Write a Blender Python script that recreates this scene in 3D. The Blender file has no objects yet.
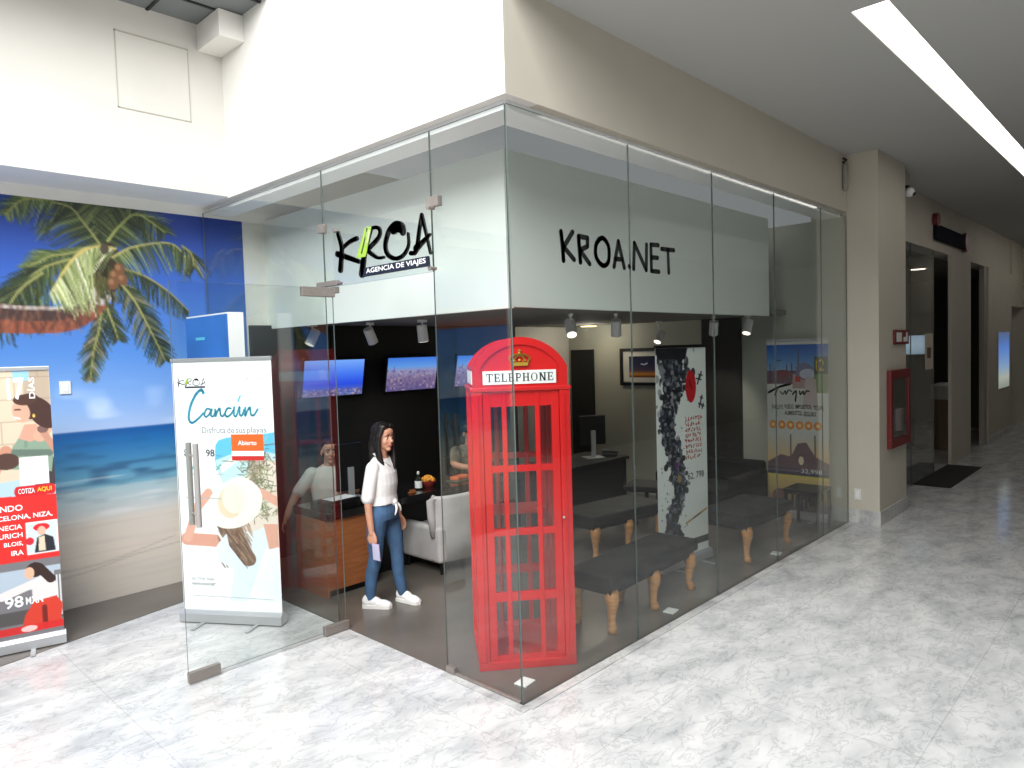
import bpy, bmesh, math, random
import numpy as np
from mathutils import Vector, Matrix
random.seed(7); rng = np.random.RandomState(5)
sc = bpy.context.scene
C = sc.collection
R = math.radians

# ------------------------------------------------------------------ camera
def cam_axes(yaw, pitch, roll):
    f = Vector((math.cos(yaw)*math.cos(pitch), math.sin(yaw)*math.cos(pitch), math.sin(pitch)))
    r = Vector((math.sin(yaw), -math.cos(yaw), 0)); u = r.cross(f)
    return math.cos(roll)*r+math.sin(roll)*u, -math.sin(roll)*r+math.cos(roll)*u, f
cr, cu, cf = cam_axes(0.761427, -0.0465436, -0.0297772)
cd = bpy.data.cameras.new('camera'); cam = bpy.data.objects.new('camera', cd); C.objects.link(cam)
cam.matrix_world = Matrix(((cr.x, cu.x, -cf.x, -2.96775), (cr.y, cu.y, -cf.y, -2.81452), (cr.z, cu.z, -cf.z, 2.09287), (0, 0, 0, 1)))
cd.sensor_fit = 'HORIZONTAL'; cd.sensor_width = 36; cd.lens = 36*708.98/1024; cd.clip_start = .05
sc.camera = cam
# ------------------------------------------------------------------ light and exposure
sc.view_settings.view_transform = 'Standard'; sc.view_settings.look = 'None'
sc.view_settings.gamma = 1; sc.view_settings.use_curve_mapping = False
sc.view_settings.exposure = 0.0
w = bpy.data.worlds.new('daylight'); sc.world = w; w.use_nodes = True
w.node_tree.nodes['Background'].inputs[0].default_value = (.93, .97, 1, 1)
w.node_tree.nodes['Background'].inputs[1].default_value = .25
def area(name, loc, rot, sx, sy, power, col=(1, 1, 1)):
    l = bpy.data.lights.new(name, 'AREA'); l.shape = 'RECTANGLE'; l.size = sx; l.size_y = sy; l.energy = power; l.color = col
    o = bpy.data.objects.new(name, l); C.objects.link(o); o.location = loc; o.rotation_euler = rot
    return o
area('skylight', (-5.0, -2.0, 6.9), (0, R(-28), 0), 5.5, 6.0, 1500, (.97, .99, 1))     # daylight through the atrium roof opening

# ------------------------------------------------------------------ colour and materials
def lin(c):
    c = np.asarray(c, float)/255
    return np.where(c <= .04045, c/12.92, ((c+.055)/1.055)**2.4)
def rgba(c): return (*[float(v) for v in lin(c)], 1)
def mat(name, col, rough=.5, metal=0, spec=.5, var=0, scale=8, bump=0, emit=0, stretch=None, coat=0):
    m = bpy.data.materials.new(name); m.use_nodes = True; nt = m.node_tree; b = nt.nodes['Principled BSDF']
    b.inputs['Base Color'].default_value = rgba(col); b.inputs['Roughness'].default_value = rough
    b.inputs['Metallic'].default_value = metal; b.inputs['Specular IOR Level'].default_value = spec
    b.inputs['Coat Weight'].default_value = coat
    if emit:
        b.inputs['Emission Color'].default_value = rgba(col); b.inputs['Emission Strength'].default_value = emit
    if var or bump:
        tc = nt.nodes.new('ShaderNodeTexCoord'); n = nt.nodes.new('ShaderNodeTexNoise')
        n.inputs['Scale'].default_value = scale; n.inputs['Detail'].default_value = 5
        if stretch:
            mp = nt.nodes.new('ShaderNodeMapping'); mp.inputs['Scale'].default_value = stretch
            nt.links.new(tc.outputs['Object'], mp.inputs[0]); nt.links.new(mp.outputs[0], n.inputs['Vector'])
        else: nt.links.new(tc.outputs['Object'], n.inputs['Vector'])
        if var:
            rp = nt.nodes.new('ShaderNodeValToRGB'); a = np.array(col, float)
            rp.color_ramp.elements[0].position = .3; rp.color_ramp.elements[1].position = .7
            rp.color_ramp.elements[0].color = rgba(np.clip(a*(1-var), 0, 255)); rp.color_ramp.elements[1].color = rgba(np.clip(a*(1+var), 0, 255))
            nt.links.new(n.outputs['Fac'], rp.inputs[0]); nt.links.new(rp.outputs[0], b.inputs['Base Color'])
        if bump:
            bp = nt.nodes.new('ShaderNodeBump'); bp.inputs['Strength'].default_value = bump; bp.inputs['Distance'].default_value = .01
            nt.links.new(n.outputs['Fac'], bp.inputs['Height']); nt.links.new(bp.outputs[0], b.inputs['Normal'])
    return m
def picmat(name, rough=.45, emit=0, spec=.4):
    m = bpy.data.materials.new(name); m.use_nodes = True; nt = m.node_tree; b = nt.nodes['Principled BSDF']
    a = nt.nodes.new('ShaderNodeAttribute'); a.attribute_name = 'Col'
    b.inputs['Roughness'].default_value = rough; b.inputs['Specular IOR Level'].default_value = spec
    if emit:
        b.inputs['Base Color'].default_value = (.01, .01, .01, 1)
        nt.links.new(a.outputs['Color'], b.inputs['Emission Color']); b.inputs['Emission Strength'].default_value = emit
    else: nt.links.new(a.outputs['Color'], b.inputs['Base Color'])
    return m
def glassmat(name, tint, f0=.04):
    m = bpy.data.materials.new(name); m.use_nodes = True; nt = m.node_tree; nt.nodes.remove(nt.nodes['Principled BSDF'])
    out = nt.nodes['Material Output']; tr = nt.nodes.new('ShaderNodeBsdfTransparent'); gl = nt.nodes.new('ShaderNodeBsdfGlossy')
    tr.inputs[0].default_value = (*tint, 1); gl.inputs['Roughness'].default_value = 0; gl.inputs[0].default_value = (1, 1, 1, 1)
    lw = nt.nodes.new('ShaderNodeLayerWeight'); lw.inputs['Blend'].default_value = .5
    p = nt.nodes.new('ShaderNodeMath'); p.operation = 'POWER'; p.inputs[1].default_value = 5
    q = nt.nodes.new('ShaderNodeMath'); q.operation = 'MULTIPLY_ADD'; q.inputs[1].default_value = 1-f0; q.inputs[2].default_value = f0
    mx = nt.nodes.new('ShaderNodeMixShader')
    nt.links.new(lw.outputs['Facing'], p.inputs[0]); nt.links.new(p.outputs[0], q.inputs[0]); nt.links.new(q.outputs[0], mx.inputs[0])
    nt.links.new(tr.outputs[0], mx.inputs[1]); nt.links.new(gl.outputs[0], mx.inputs[2]); nt.links.new(mx.outputs[0], out.inputs[0])
    return m
def marble(name, base, vein, rough, joints=True):
    m = mat(name, base, rough); nt = m.node_tree; b = nt.nodes['Principled BSDF']
    tc = nt.nodes.new('ShaderNodeTexCoord')
    def noise(s, d, dist, off):
        mp = nt.nodes.new('ShaderNodeMapping'); mp.inputs['Location'].default_value = off; mp.inputs['Rotation'].default_value = (0, 0, .6)
        mp.inputs['Scale'].default_value = (1, 1.7, 1)
        n = nt.nodes.new('ShaderNodeTexNoise'); n.inputs['Scale'].default_value = s; n.inputs['Detail'].default_value = d; n.inputs['Distortion'].default_value = dist
        n.inputs['Roughness'].default_value = .62
        nt.links.new(tc.outputs['Object'], mp.inputs[0]); nt.links.new(mp.outputs[0], n.inputs['Vector']); return n
    a = noise(2.6, 12, .35, (3, 1, 0)); c = noise(5.2, 12, .7, (0, 7, 2))
    r1 = nt.nodes.new('ShaderNodeValToRGB'); e = r1.color_ramp.elements
    e[0].position = .30; e[0].color = rgba(vein); e[1].position = .60; e[1].color = rgba(base)
    r2 = nt.nodes.new('ShaderNodeValToRGB'); e = r2.color_ramp.elements
    e[0].position = .468; e[0].color = (1, 1, 1, 1); e[1].position = .525; e[1].color = (1, 1, 1, 1)
    e = r2.color_ramp.elements.new(.5); e.color = (.70, .71, .72, 1)
    mx = nt.nodes.new('ShaderNodeMix'); mx.data_type = 'RGBA'; mx.blend_type = 'MULTIPLY'; mx.inputs['Factor'].default_value = .85
    nt.links.new(a.outputs['Fac'], r1.inputs[0]); nt.links.new(c.outputs['Fac'], r2.inputs[0])
    nt.links.new(r1.outputs[0], mx.inputs['A']); nt.links.new(r2.outputs[0], mx.inputs['B'])
    last = mx.outputs['Result']
    if joints:
        br = nt.nodes.new('ShaderNodeTexBrick'); br.offset = 0; br.inputs['Scale'].default_value = 1
        br.inputs['Brick Width'].default_value = 1.25; br.inputs['Row Height'].default_value = 1.25; br.inputs['Mortar Size'].default_value = .004
        br.inputs['Color1'].default_value = br.inputs['Color2'].default_value = (1, 1, 1, 1); br.inputs['Mortar'].default_value = (.84, .84, .84, 1)
        mp = nt.nodes.new('ShaderNodeMapping'); mp.inputs['Location'].default_value = (.35, .62, 0)
        nt.links.new(tc.outputs['Object'], mp.inputs[0]); nt.links.new(mp.outputs[0], br.inputs['Vector'])
        m2 = nt.nodes.new('ShaderNodeMix'); m2.data_type = 'RGBA'; m2.blend_type = 'MULTIPLY'; m2.inputs['Factor'].default_value = 1
        nt.links.new(last, m2.inputs['A']); nt.links.new(br.outputs['Color'], m2.inputs['B']); last = m2.outputs['Result']
    nt.links.new(last, b.inputs['Base Color'])
    return m

MARBLE = marble('marble_floor', (214, 213, 211), (176, 177, 178), .13)
MARBLE_TRIM = marble('marble_trim', (205, 204, 200), (150, 150, 152), .3, False)
SHOPFLOOR = mat('polished_concrete', (104, 97, 90), .28, var=.12, scale=1.3)
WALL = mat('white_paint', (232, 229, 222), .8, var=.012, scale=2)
BEIGE = mat('cream_dimmed_paint', (200, 193, 177), .7, var=.012, scale=2)  # over the corridor glass this beige is mostly light put into the colour
SOFFIT = mat('soffit_paint', (240, 240, 240), .8); CREAM = mat('cream_white_paint', (212, 208, 200), .8, var=.012, scale=2)
CEIL = mat('ceiling_paint', (180, 179, 174), .85)
BULK = mat('bulkhead_paint', (226, 231, 226), .6)
GRILLE = mat('atrium_roof_panel', (118, 122, 122), .6); GRILLE_LINE = mat('atrium_roof_joint', (25, 27, 30), .6)
BLACKWALL = mat('black_wall_paint', (17, 16, 17), .6, var=.1, scale=3)
GREYWALL = mat('grey_inner_paint', (176, 178, 166), .7)
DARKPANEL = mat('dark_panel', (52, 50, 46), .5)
DARKDOOR = mat('dark_doorway', (15, 14, 15), .5)
BROWN = mat('dark_brown_facade', (62, 44, 42), .6, var=.15, scale=1.5)
GLASS = glassmat('storefront_glass', (.955, .972, .962)); GLASS_SIDE = glassmat('side_glass', (.955, .972, .962))
ACRYLIC = glassmat('clear_acrylic', (.985, .992, .988), .03)
EDGE = mat('glass_edge', (84, 94, 90), .3)
STEEL = mat('brushed_steel', (142, 134, 128), .4, metal=.35, var=.06, scale=30, stretch=(1, 1, 12))
ALU = mat('aluminium', (196, 198, 200), .35, metal=.6)
RED = mat('booth_red', (208, 24, 26), .33, var=.03, scale=3, coat=.15)
WHITE = mat('white_plastic', (240, 240, 238), .4)
OFFWHITE = mat('offwhite_plate', (226, 226, 218), .5)
BLACK = mat('black_plastic', (14, 14, 15), .4)
BLACKGLOSS = mat('black_stone', (20, 20, 21), .12, var=.1, scale=20)
GOLD = mat('gold_paint', (196, 158, 60), .4, metal=.4)
INK = mat('ink_black', (26, 28, 28), .45); INKBLUE = mat('ink_navy', (24, 30, 46), .4)
LIME = mat('lime_green', (150, 186, 60), .5); PALEG = mat('pale_green', (190, 205, 160), .5)
WOOD = mat('reddish_wood', (164, 98, 58), .4, var=.10, scale=5, stretch=(1, 1, 9))
LEGWOOD = mat('honey_wood', (196, 140, 84), .4, var=.12, scale=9, stretch=(1, 1, 6))
FABBLACK = mat('black_upholstery', (15, 15, 16), .8, var=.15, scale=60, bump=.2)
VELVET = mat('pale_grey_velvet', (205, 200, 197), .85, var=.05, scale=5, bump=.12)
SKIN = mat('skin', (205, 150, 122), .5, var=.04, scale=18); LIP = mat('lips', (176, 82, 78), .4); EYE = mat('eye_white', (235, 230, 225), .3); IRIS = mat('iris', (40, 26, 20), .25)
HAIR = mat('black_brown_hair', (24, 18, 17), .4, var=.25, scale=40, stretch=(6, 6, .6))
SHIRT = mat('white_cotton', (236, 234, 230), .8, var=.02, scale=10, bump=.15); POLO = mat('white_pique', (222, 220, 212), .85, var=.02, scale=10, bump=.15)
OLIVE = mat('olive_print_cloth', (112, 106, 90), .8, var=.35, scale=22)
JEANS = mat('blue_denim', (66, 98, 132), .8, var=.12, scale=9, bump=.15)
TROUSER = mat('grey_trousers', (86, 84, 82), .8)
SHOE = mat('white_leather', (240, 238, 236), .45); SOLE = mat('white_rubber', (228, 226, 220), .6)
PHONE = mat('lilac_phone', (190, 178, 216), .3)
PIC = picmat('printed_vinyl'); MURAL = picmat('printed_wall_vinyl', .4); SCREEN = picmat('screen_picture', .3, 1.05)

# ------------------------------------------------------------------ helpers
def link(name, bm_or_mesh, m, parent=None, smooth=False, kind=None):
    if isinstance(bm_or_mesh, bmesh.types.BMesh):
        me = bpy.data.meshes.new(name); bmesh.ops.recalc_face_normals(bm_or_mesh, faces=bm_or_mesh.faces); bm_or_mesh.to_mesh(me); bm_or_mesh.free()
    else: me = bm_or_mesh
    ms = m if isinstance(m, (list, tuple)) else [m]
    if not me.materials:
        for k in ms: me.materials.append(k)
    o = bpy.data.objects.new(name, me); C.objects.link(o)
    if parent: o.parent = parent
    if kind: o['kind'] = kind
    if smooth: me.shade_smooth()
    return o
def tag(o, label, cat, group=None):
    o['label'] = label; o['category'] = cat
    if group: o['group'] = group
    return o
def thing(name, label, cat, loc=(0, 0, 0), rz=0, group=None):
    o = bpy.data.objects.new(name, None); C.objects.link(o); o.location = loc; o.rotation_euler = (0, 0, rz); o.empty_display_size = .1
    return tag(o, label, cat, group)
def box(bm, x0, x1, y0, y1, z0, z1, bev=0, seg=2, mi=0):
    r = bmesh.ops.create_cube(bm, size=1); vs = r['verts']
    for v in vs: v.co = Vector(((x0+x1)/2+v.co.x*(x1-x0), (y0+y1)/2+v.co.y*(y1-y0), (z0+z1)/2+v.co.z*(z1-z0)))
    fs = list({f for v in vs for f in v.link_faces})
    if bev:
        r = bmesh.ops.bevel(bm, geom=list({e for f in fs for e in f.edges}), offset=bev, segments=seg, affect='EDGES', profile=.6)
        fs = r['faces']
    for f in fs: f.material_index = mi
    return bm
def B(*a, **k): return box(bmesh.new(), *a, **k)
def sweep(bm, pts, rads, seg=12, side=None, cap=True, mi=0):
    """tube through pts; a radius is a number or (along side, across)"""
    P = [Vector(p) for p in pts]; n = len(P); rings = []
    for i, p in enumerate(P):
        t = (P[min(i+1, n-1)]-P[max(i-1, 0)]).normalized()
        s = Vector(side) if side else (Vector((0, 0, 1)) if abs(t.z) < .9 else Vector((1, 0, 0)))
        s = (s-t*s.dot(t)).normalized(); u = t.cross(s)
        r = rads[i] if isinstance(rads, (list, tuple)) else rads
        a, b = r if isinstance(r, (list, tuple)) else (r, r)
        rings.append([bm.verts.new(p+s*(a*math.cos(2*math.pi*k/seg))+u*(b*math.sin(2*math.pi*k/seg))) for k in range(seg)])
    fs = []
    for a, b in zip(rings, rings[1:]):
        for k in range(seg): fs.append(bm.faces.new((a[k], a[(k+1) % seg], b[(k+1) % seg], b[k])))
    if cap: fs += [bm.faces.new(rings[0][::-1]), bm.faces.new(rings[-1])]
    for f in fs: f.material_index = mi
    return bm
def ball(bm, c, r, seg=16, rot=None):
    res = bmesh.ops.create_uvsphere(bm, u_segments=seg, v_segments=max(6, seg*2//3), radius=1)
    rr = r if isinstance(r, (list, tuple)) else (r, r, r)
    M = Matrix.Translation(Vector(c)) @ (rot.to_4x4() if rot is not None else Matrix.Identity(4)) @ Matrix.Diagonal((*rr, 1))
    bmesh.ops.transform(bm, matrix=M, verts=res['verts']); return bm
def limb(bm, pts, rads, seg=14):
    """smooth tapered limb with rounded ends (catmull through the joints)"""
    P = [Vector(p) for p in pts]; out = []; rr = []
    for i in range(len(P)-1):
        p0, p1, p2, p3 = P[max(i-1, 0)], P[i], P[i+1], P[min(i+2, len(P)-1)]
        for k in range(5):
            t = k/5
            out.append(.5*((2*p1)+(p2-p0)*t+(2*p0-5*p1+4*p2-p3)*t*t+(3*p1-p0-3*p2+p3)*t**3)); rr.append(rads[i]*(1-t)+rads[i+1]*t)
    out.append(P[-1]); rr.append(rads[-1])
    sweep(bm, out, rr, seg); ball(bm, out[0], rads[0]*.99, seg); ball(bm, out[-1], rads[-1]*.99, seg)
    return bm
def prism(bm, poly, y0, y1, mi=0):
    """polygon in the xz plane, extruded from y0 to y1"""
    a = [bm.verts.new((x, y0, z)) for x, z in poly]; b = [bm.verts.new((x, y1, z)) for x, z in poly]
    fs = [bm.faces.new(a), bm.faces.new(b[::-1])]
    n = len(a)
    for i in range(n): fs.append(bm.faces.new((a[i], b[i], b[(i+1) % n], a[(i+1) % n])))
    for f in fs: f.material_index = mi
    return bm
def catmull(pts, n=8):
    P = [Vector((*p, 0)) for p in pts]; out = []
    for i in range(len(P)-1):
        p0, p1, p2, p3 = P[max(i-1, 0)], P[i], P[i+1], P[min(i+2, len(P)-1)]
        for k in range(n):
            t = k/n; out.append(.5*((2*p1)+(p2-p0)*t+(2*p0-5*p1+4*p2-p3)*t*t+(3*p1-p0-3*p2+p3)*t**3))
    out.append(P[-1]); return [(v.x, v.y) for v in out]
def ribbon(bm, pts, w, y0, y1, smooth=True, mi=0):
    """brush stroke of width w along pts (xz plane) with round ends"""
    Q = catmull(pts) if smooth and len(pts) > 2 else list(pts); n = len(Q)
    W = [w]*n if not isinstance(w, (list, tuple)) else [w[0]+(w[1]-w[0])*i/(n-1) for i in range(n)]
    for i in range(n-1):
        (x0, z0), (x1, z1) = Q[i], Q[i+1]; d = math.hypot(x1-x0, z1-z0) or 1e-6
        nx, nz = -(z1-z0)/d, (x1-x0)/d; a, b = W[i]/2, W[i+1]/2
        prism(bm, [(x0+nx*a, z0+nz*a), (x1+nx*b, z1+nz*b), (x1-nx*b, z1-nz*b), (x0-nx*a, z0-nz*a)], y0, y1, mi)
    for (x, z), ww in zip(Q, W):
        prism(bm, [(x+ww/2*math.cos(k*math.pi/5), z+ww/2*math.sin(k*math.pi/5)) for k in range(10)], y0, y1, mi)
    return bm
def text(name, s, m, parent, x, z, y, w=None, h=None, thick=.0012, bold=0, shear=0, align='L', rz=0):
    """lettering in the xz plane facing -y; (x, z) is its lower left corner (or lower centre)"""
    cu_ = bpy.data.curves.new(name, 'FONT'); cu_.body = s; cu_.size = 1; cu_.offset = bold; cu_.shear = shear; cu_.resolution_u = 3
    tmp = bpy.data.objects.new('tmp', cu_); C.objects.link(tmp)
    dg = bpy.context.evaluated_depsgraph_get(); me = bpy.data.meshes.new_from_object(tmp.evaluated_get(dg)); bpy.data.objects.remove(tmp)
    n = len(me.vertices); co = np.empty(n*3); me.vertices.foreach_get('co', co); co = co.reshape(-1, 3)
    lo, hi = co.min(0), co.max(0); sx = (w/(hi[0]-lo[0])) if w else None; sz = (h/(hi[1]-lo[1])) if h else None
    sx = sx or sz; sz = sz or sx
    X = (co[:, 0]-lo[0])*sx; Z = (co[:, 1]-lo[1])*sz
    if align == 'C': X -= X.max()/2
    if align == 'R': X -= X.max()
    if rz: X, Z = X*math.cos(rz)-Z*math.sin(rz), X*math.sin(rz)+Z*math.cos(rz)
    new = np.stack([X+x, np.full(n, y-thick), Z+z], 1); me.vertices.foreach_set('co', new.ravel()); me.name = name
    me.materials.clear()
    return link(name, me, m, parent)
def picture(name, W, H, img, m, parent=None, x0=0, z0=0, y=0, thick=0):
    """img rows from top to bottom, one vertex per pixel, standing in the xz plane and facing -y"""
    ny, nx = img.shape[:2]
    xs = x0+np.linspace(0, W, nx); zs = z0+np.linspace(H, 0, ny)
    co = np.zeros((ny, nx, 3)); co[..., 0] = xs[None]; co[..., 1] = y; co[..., 2] = zs[:, None]
    i = (np.arange(ny-1)[:, None]*nx+np.arange(nx-1)[None]).ravel()
    q = np.stack([i, i+nx, i+nx+1, i+1], 1)
    me = bpy.data.meshes.new(name); me.vertices.add(nx*ny); me.vertices.foreach_set('co', co.ravel())
    me.loops.add(q.size); me.loops.foreach_set('vertex_index', q.ravel().astype(np.int32))
    me.polygons.add(len(q)); me.polygons.foreach_set('loop_start', np.arange(0, q.size, 4, dtype=np.int32))
    me.update(calc_edges=True); me.validate()
    ca = me.color_attributes.new('Col', 'FLOAT_COLOR', 'POINT')
    c4 = np.ones((ny*nx, 4)); c4[:, :3] = lin(np.clip(img, 0, 255)).reshape(-1, 3); ca.data.foreach_set('color', c4.ravel().astype(np.float32))
    return link(name, me, m, parent)
class Paint:
    """a small canvas in metres: x to the right, z up; drawn at 2x and averaged"""
    def __init__(s, W, H, nx, ny, ss=2, x0=0, z0=0):
        s.W, s.H, s.ss, s.x0, s.z0 = W, H, ss, x0, z0; s.nx, s.ny = nx*ss, ny*ss
        s.a = np.full((s.ny, s.nx, 3), 255.); s.kx = s.nx/W; s.ky = s.ny/H
        s.X, s.Z = np.meshgrid(x0+(np.arange(s.nx)+.5)/s.kx, z0+H-(np.arange(s.ny)+.5)/s.ky)
    def win(s, x0, x1, z0, z1):
        i0 = max(0, int((x0-s.x0)*s.kx)-1); i1 = min(s.nx, int((x1-s.x0)*s.kx)+2)
        j0 = max(0, int((s.z0+s.H-z1)*s.ky)-1); j1 = min(s.ny, int((s.z0+s.H-z0)*s.ky)+2)
        return slice(j0, max(j0, j1)), slice(i0, max(i0, i1))
    def put(s, sl, mask, col, al=1):
        mk = (mask*al)[..., None]; s.a[sl] = s.a[sl]*(1-mk)+np.asarray(col, float)*mk
    def grad(s, stops, x0=None, x1=None, z0=None, z1=None):
        sl = s.win(s.x0 if x0 is None else x0, s.x0+s.W if x1 is None else x1, s.z0 if z0 is None else z0, s.z0+s.H if z1 is None else z1)
        z = s.Z[sl]; zz = [q[0] for q in stops]
        s.a[sl] = np.stack([np.interp(z, zz, [q[1][k] for q in stops]) for k in range(3)], -1)
    def poly(s, pts, col, al=1):
        xs = [p[0] for p in pts]; zs = [p[1] for p in pts]; sl = s.win(min(xs), max(xs), min(zs), max(zs))
        X, Z = s.X[sl], s.Z[sl]; ins = np.zeros(X.shape, bool); n = len(pts)
        for i in range(n):
            xa, za = pts[i]; xb, zb = pts[(i+1) % n]
            if za == zb: continue
            ins ^= ((za > Z) != (zb > Z)) & (X < (xb-xa)*(Z-za)/(zb-za)+xa)
        s.put(sl, ins.astype(float), col, al)
    def rect(s, x0, x1, z0, z1, col, al=1): s.poly([(x0, z0), (x1, z0), (x1, z1), (x0, z1)], col, al)
    def ell(s, x, z, rx, rz, col, al=1, rot=0):
        r = max(rx, rz); sl = s.win(x-r, x+r, z-r, z+r); X, Z = s.X[sl]-x, s.Z[sl]-z
        u, v = X*math.cos(rot)+Z*math.sin(rot), -X*math.sin(rot)+Z*math.cos(rot)
        s.put(sl, ((u/rx)**2+(v/rz)**2 < 1).astype(float), col, al)
    def line(s, pts, wd, col, al=1, taper=1):
        n = len(pts)
        for i in range(n-1):
            (xa, za), (xb, zb) = pts[i], pts[i+1]; wa = wd*(1+(taper-1)*i/(n-1)); wb = wd*(1+(taper-1)*(i+1)/(n-1))
            m = max(wa, wb)/2; sl = s.win(min(xa, xb)-m, max(xa, xb)+m, min(za, zb)-m, max(za, zb)+m)
            X, Z = s.X[sl], s.Z[sl]; d = (xb-xa)**2+(zb-za)**2 or 1e-9
            t = np.clip(((X-xa)*(xb-xa)+(Z-za)*(zb-za))/d, 0, 1); dist = np.hypot(X-xa-t*(xb-xa), Z-za-t*(zb-za))
            s.put(sl, (dist < (wa+(wb-wa)*t)/2).astype(float), col, al)
    def noise(s, cells, seed=0):
        g = np.random.RandomState(seed).rand(cells[1]+2, cells[0]+2)
        u = (s.X-s.x0)/s.W*cells[0]; v = (s.Z-s.z0)/s.H*cells[1]; i = np.clip(u.astype(int), 0, cells[0]); j = np.clip(v.astype(int), 0, cells[1]); fu = u-i; fv = v-j
        fu = fu*fu*(3-2*fu); fv = fv*fv*(3-2*fv)
        return (g[j, i]*(1-fu)+g[j, i+1]*fu)*(1-fv)+(g[j+1, i]*(1-fu)+g[j+1, i+1]*fu)*fv
    def img(s):
        k = s.ss; return s.a.reshape(s.ny//k, k, s.nx//k, k, 3).mean((1, 3))
def evaluated(o):
    dg = bpy.context.evaluated_depsgraph_get(); me = bpy.data.meshes.new_from_object(o.evaluated_get(dg)); return me
def fuse(name, bm, m, parent, voxel=.006, smooth=4, kind=None):
    """merge overlapping volumes of bm into one continuous surface"""
    me = bpy.data.meshes.new(name); bmesh.ops.recalc_face_normals(bm, faces=bm.faces); bm.to_mesh(me); bm.free()
    t = bpy.data.objects.new('tmp', me); C.objects.link(t)
    md = t.modifiers.new('r', 'REMESH'); md.mode = 'VOXEL'; md.voxel_size = voxel
    ms = t.modifiers.new('s', 'SMOOTH'); ms.factor = .5; ms.iterations = smooth
    out = evaluated(t); bpy.data.objects.remove(t); bpy.data.meshes.remove(me); out.name = name; out.materials.clear()
    return link(name, out, m, parent, smooth=True, kind=kind)
def copy_tree(o, parent=None):
    c = o.copy(); C.objects.link(c)
    if parent: c.parent = parent
    for ch in list(o.children): copy_tree(ch, c)
    return c
def S(name, bm, m): return link(name, bm, m, kind='structure')

# ================================================================== SETTING
H0, HB, HC = 3.50, 3.555, 4.19          # top of glass, lower edge of outer fascia, corridor ceiling
S('floor', B(-9, 24, -8, 6, -.12, 0), MARBLE)
bm = bmesh.new()
def slab(bm, poly, z0, z1):
    a = [bm.verts.new((x, y, z0)) for x, y in poly]; b = [bm.verts.new((x, y, z1)) for x, y in poly]; n = len(a)
    bm.faces.new(a[::-1]); bm.faces.new(b)
    for i in range(n): bm.faces.new((a[i], a[(i+1) % n], b[(i+1) % n], b[i]))
slab(bm, [(.0, .0), (5.55, .0), (5.55, 4.07), (-6, 4.07), (-6, 2.25), (-1.96, 3.155), (-.61, 3.477), (0, 3.6)], .0005, .004)
S('floor_shop', bm, SHOPFLOOR)
S('trim_1', B(.0, 5.56, -.075, -.004, .0005, .006), MARBLE_TRIM)         # stone strip under the corridor glass
S('trim_2', B(-.06, -.004, -.06, .68, .0005, .006), MARBLE_TRIM)
# left: mural wall, fascia above it, soffit
S('wall_back', B(-6, 5.7, 4.08, 4.25, 0, 4.2), WALL)
S('wall_upper', B(-9, 0, 3.5, 4.25, 3.567, 6.4), [CREAM, SOFFIT])
for f in bpy.data.objects['wall_upper'].data.polygons:
    if f.normal.z < -.9: f.material_index = 1
S('wall_left', B(-9.2, -9, -8, 4.2, 0, 6.4), BROWN)
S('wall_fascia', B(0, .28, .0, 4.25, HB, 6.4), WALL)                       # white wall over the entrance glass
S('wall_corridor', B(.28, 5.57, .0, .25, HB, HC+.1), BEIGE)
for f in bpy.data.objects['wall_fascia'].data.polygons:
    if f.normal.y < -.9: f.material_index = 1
bpy.data.objects['wall_fascia'].data.materials.append(BEIGE)             # corridor-side face: a beige that is mostly light, put into the colour
S('trim_3', B(.07, .28, .07, 4.07, H0, HB-.001), SOFFIT)
S('trim_4', B(.28, 5.57, .07, .28, H0, HB-.001), SOFFIT)
S('trim_5', B(-.215, -.001, 3.06, 3.499, 4.80, 5.02), WALL)               # boxed beam end in the atrium corner
bm = B(-9, -.001, 2.6, 3.499, 5.03, 5.10)
for x in (-.62, -1.5, -2.4): box(bm, x-.012, x+.012, 2.6, 3.499, 5.018, 5.029, mi=1)
for y in (2.75, 3.12): box(bm, -9, -.001, y-.012, y+.012, 5.018, 5.029, mi=1)
S('ceiling_atrium', bm, [GRILLE, GRILLE_LINE])
bm = bmesh.new()                                                          # flush access hatch drawn by its joint lines
for q in ((-.885, -.30, 4.777, 4.79), (-.885, -.30, 4.167, 4.175), (-.885, -.877, 4.167, 4.79), (-.307, -.30, 4.167, 4.79)): box(bm, q[0], q[1], 3.494, 3.4995, q[2], q[3])
hat = tag(link('access_hatch', B(-.877, -.307, 3.4955, 3.4995, 4.175, 4.777), CREAM), 'square painted access hatch set flush in the high white wall', 'hatch')
link('hatch_frame', bm, mat('hatch_joint', (180, 176, 164), .8), hat)
# corridor ceiling with its recessed light slot
SX0, SX1, SY0, SY1 = 1.93, 10.6, -1.455, -1.235
bm = bmesh.new()
box(bm, 0, 24, SY1, 0, HC, HC+.25); box(bm, 0, 24, -8, SY0, HC, HC+.25); box(bm, 0, SX0, SY0, SY1, HC, HC+.25); box(bm, SX1, 24, SY0, SY1, HC, HC+.25)
S('ceiling', bm, CEIL)
lt = thing('strip_light', 'long white light slot recessed in the corridor ceiling', 'ceiling light', (SX0, SY0, HC))
link('diffuser', B(.002, SX1-SX0-.002, .002, SY1-SY0-.002, .012, .022), mat('light_diffuser', (255, 250, 244), .5, emit=3.6), lt)
fill_strip = thing('strip_light', 'unseen light slot added to brighten the far end of the corridor', 'ceiling light', (12.2, -1.45, HC-.03))  # extra strip out of view, added to brighten the dark far corridor
link('diffuser', B(0, 5, 0, .2, 0, .028), bpy.data.materials['light_diffuser'], fill_strip)
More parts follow.
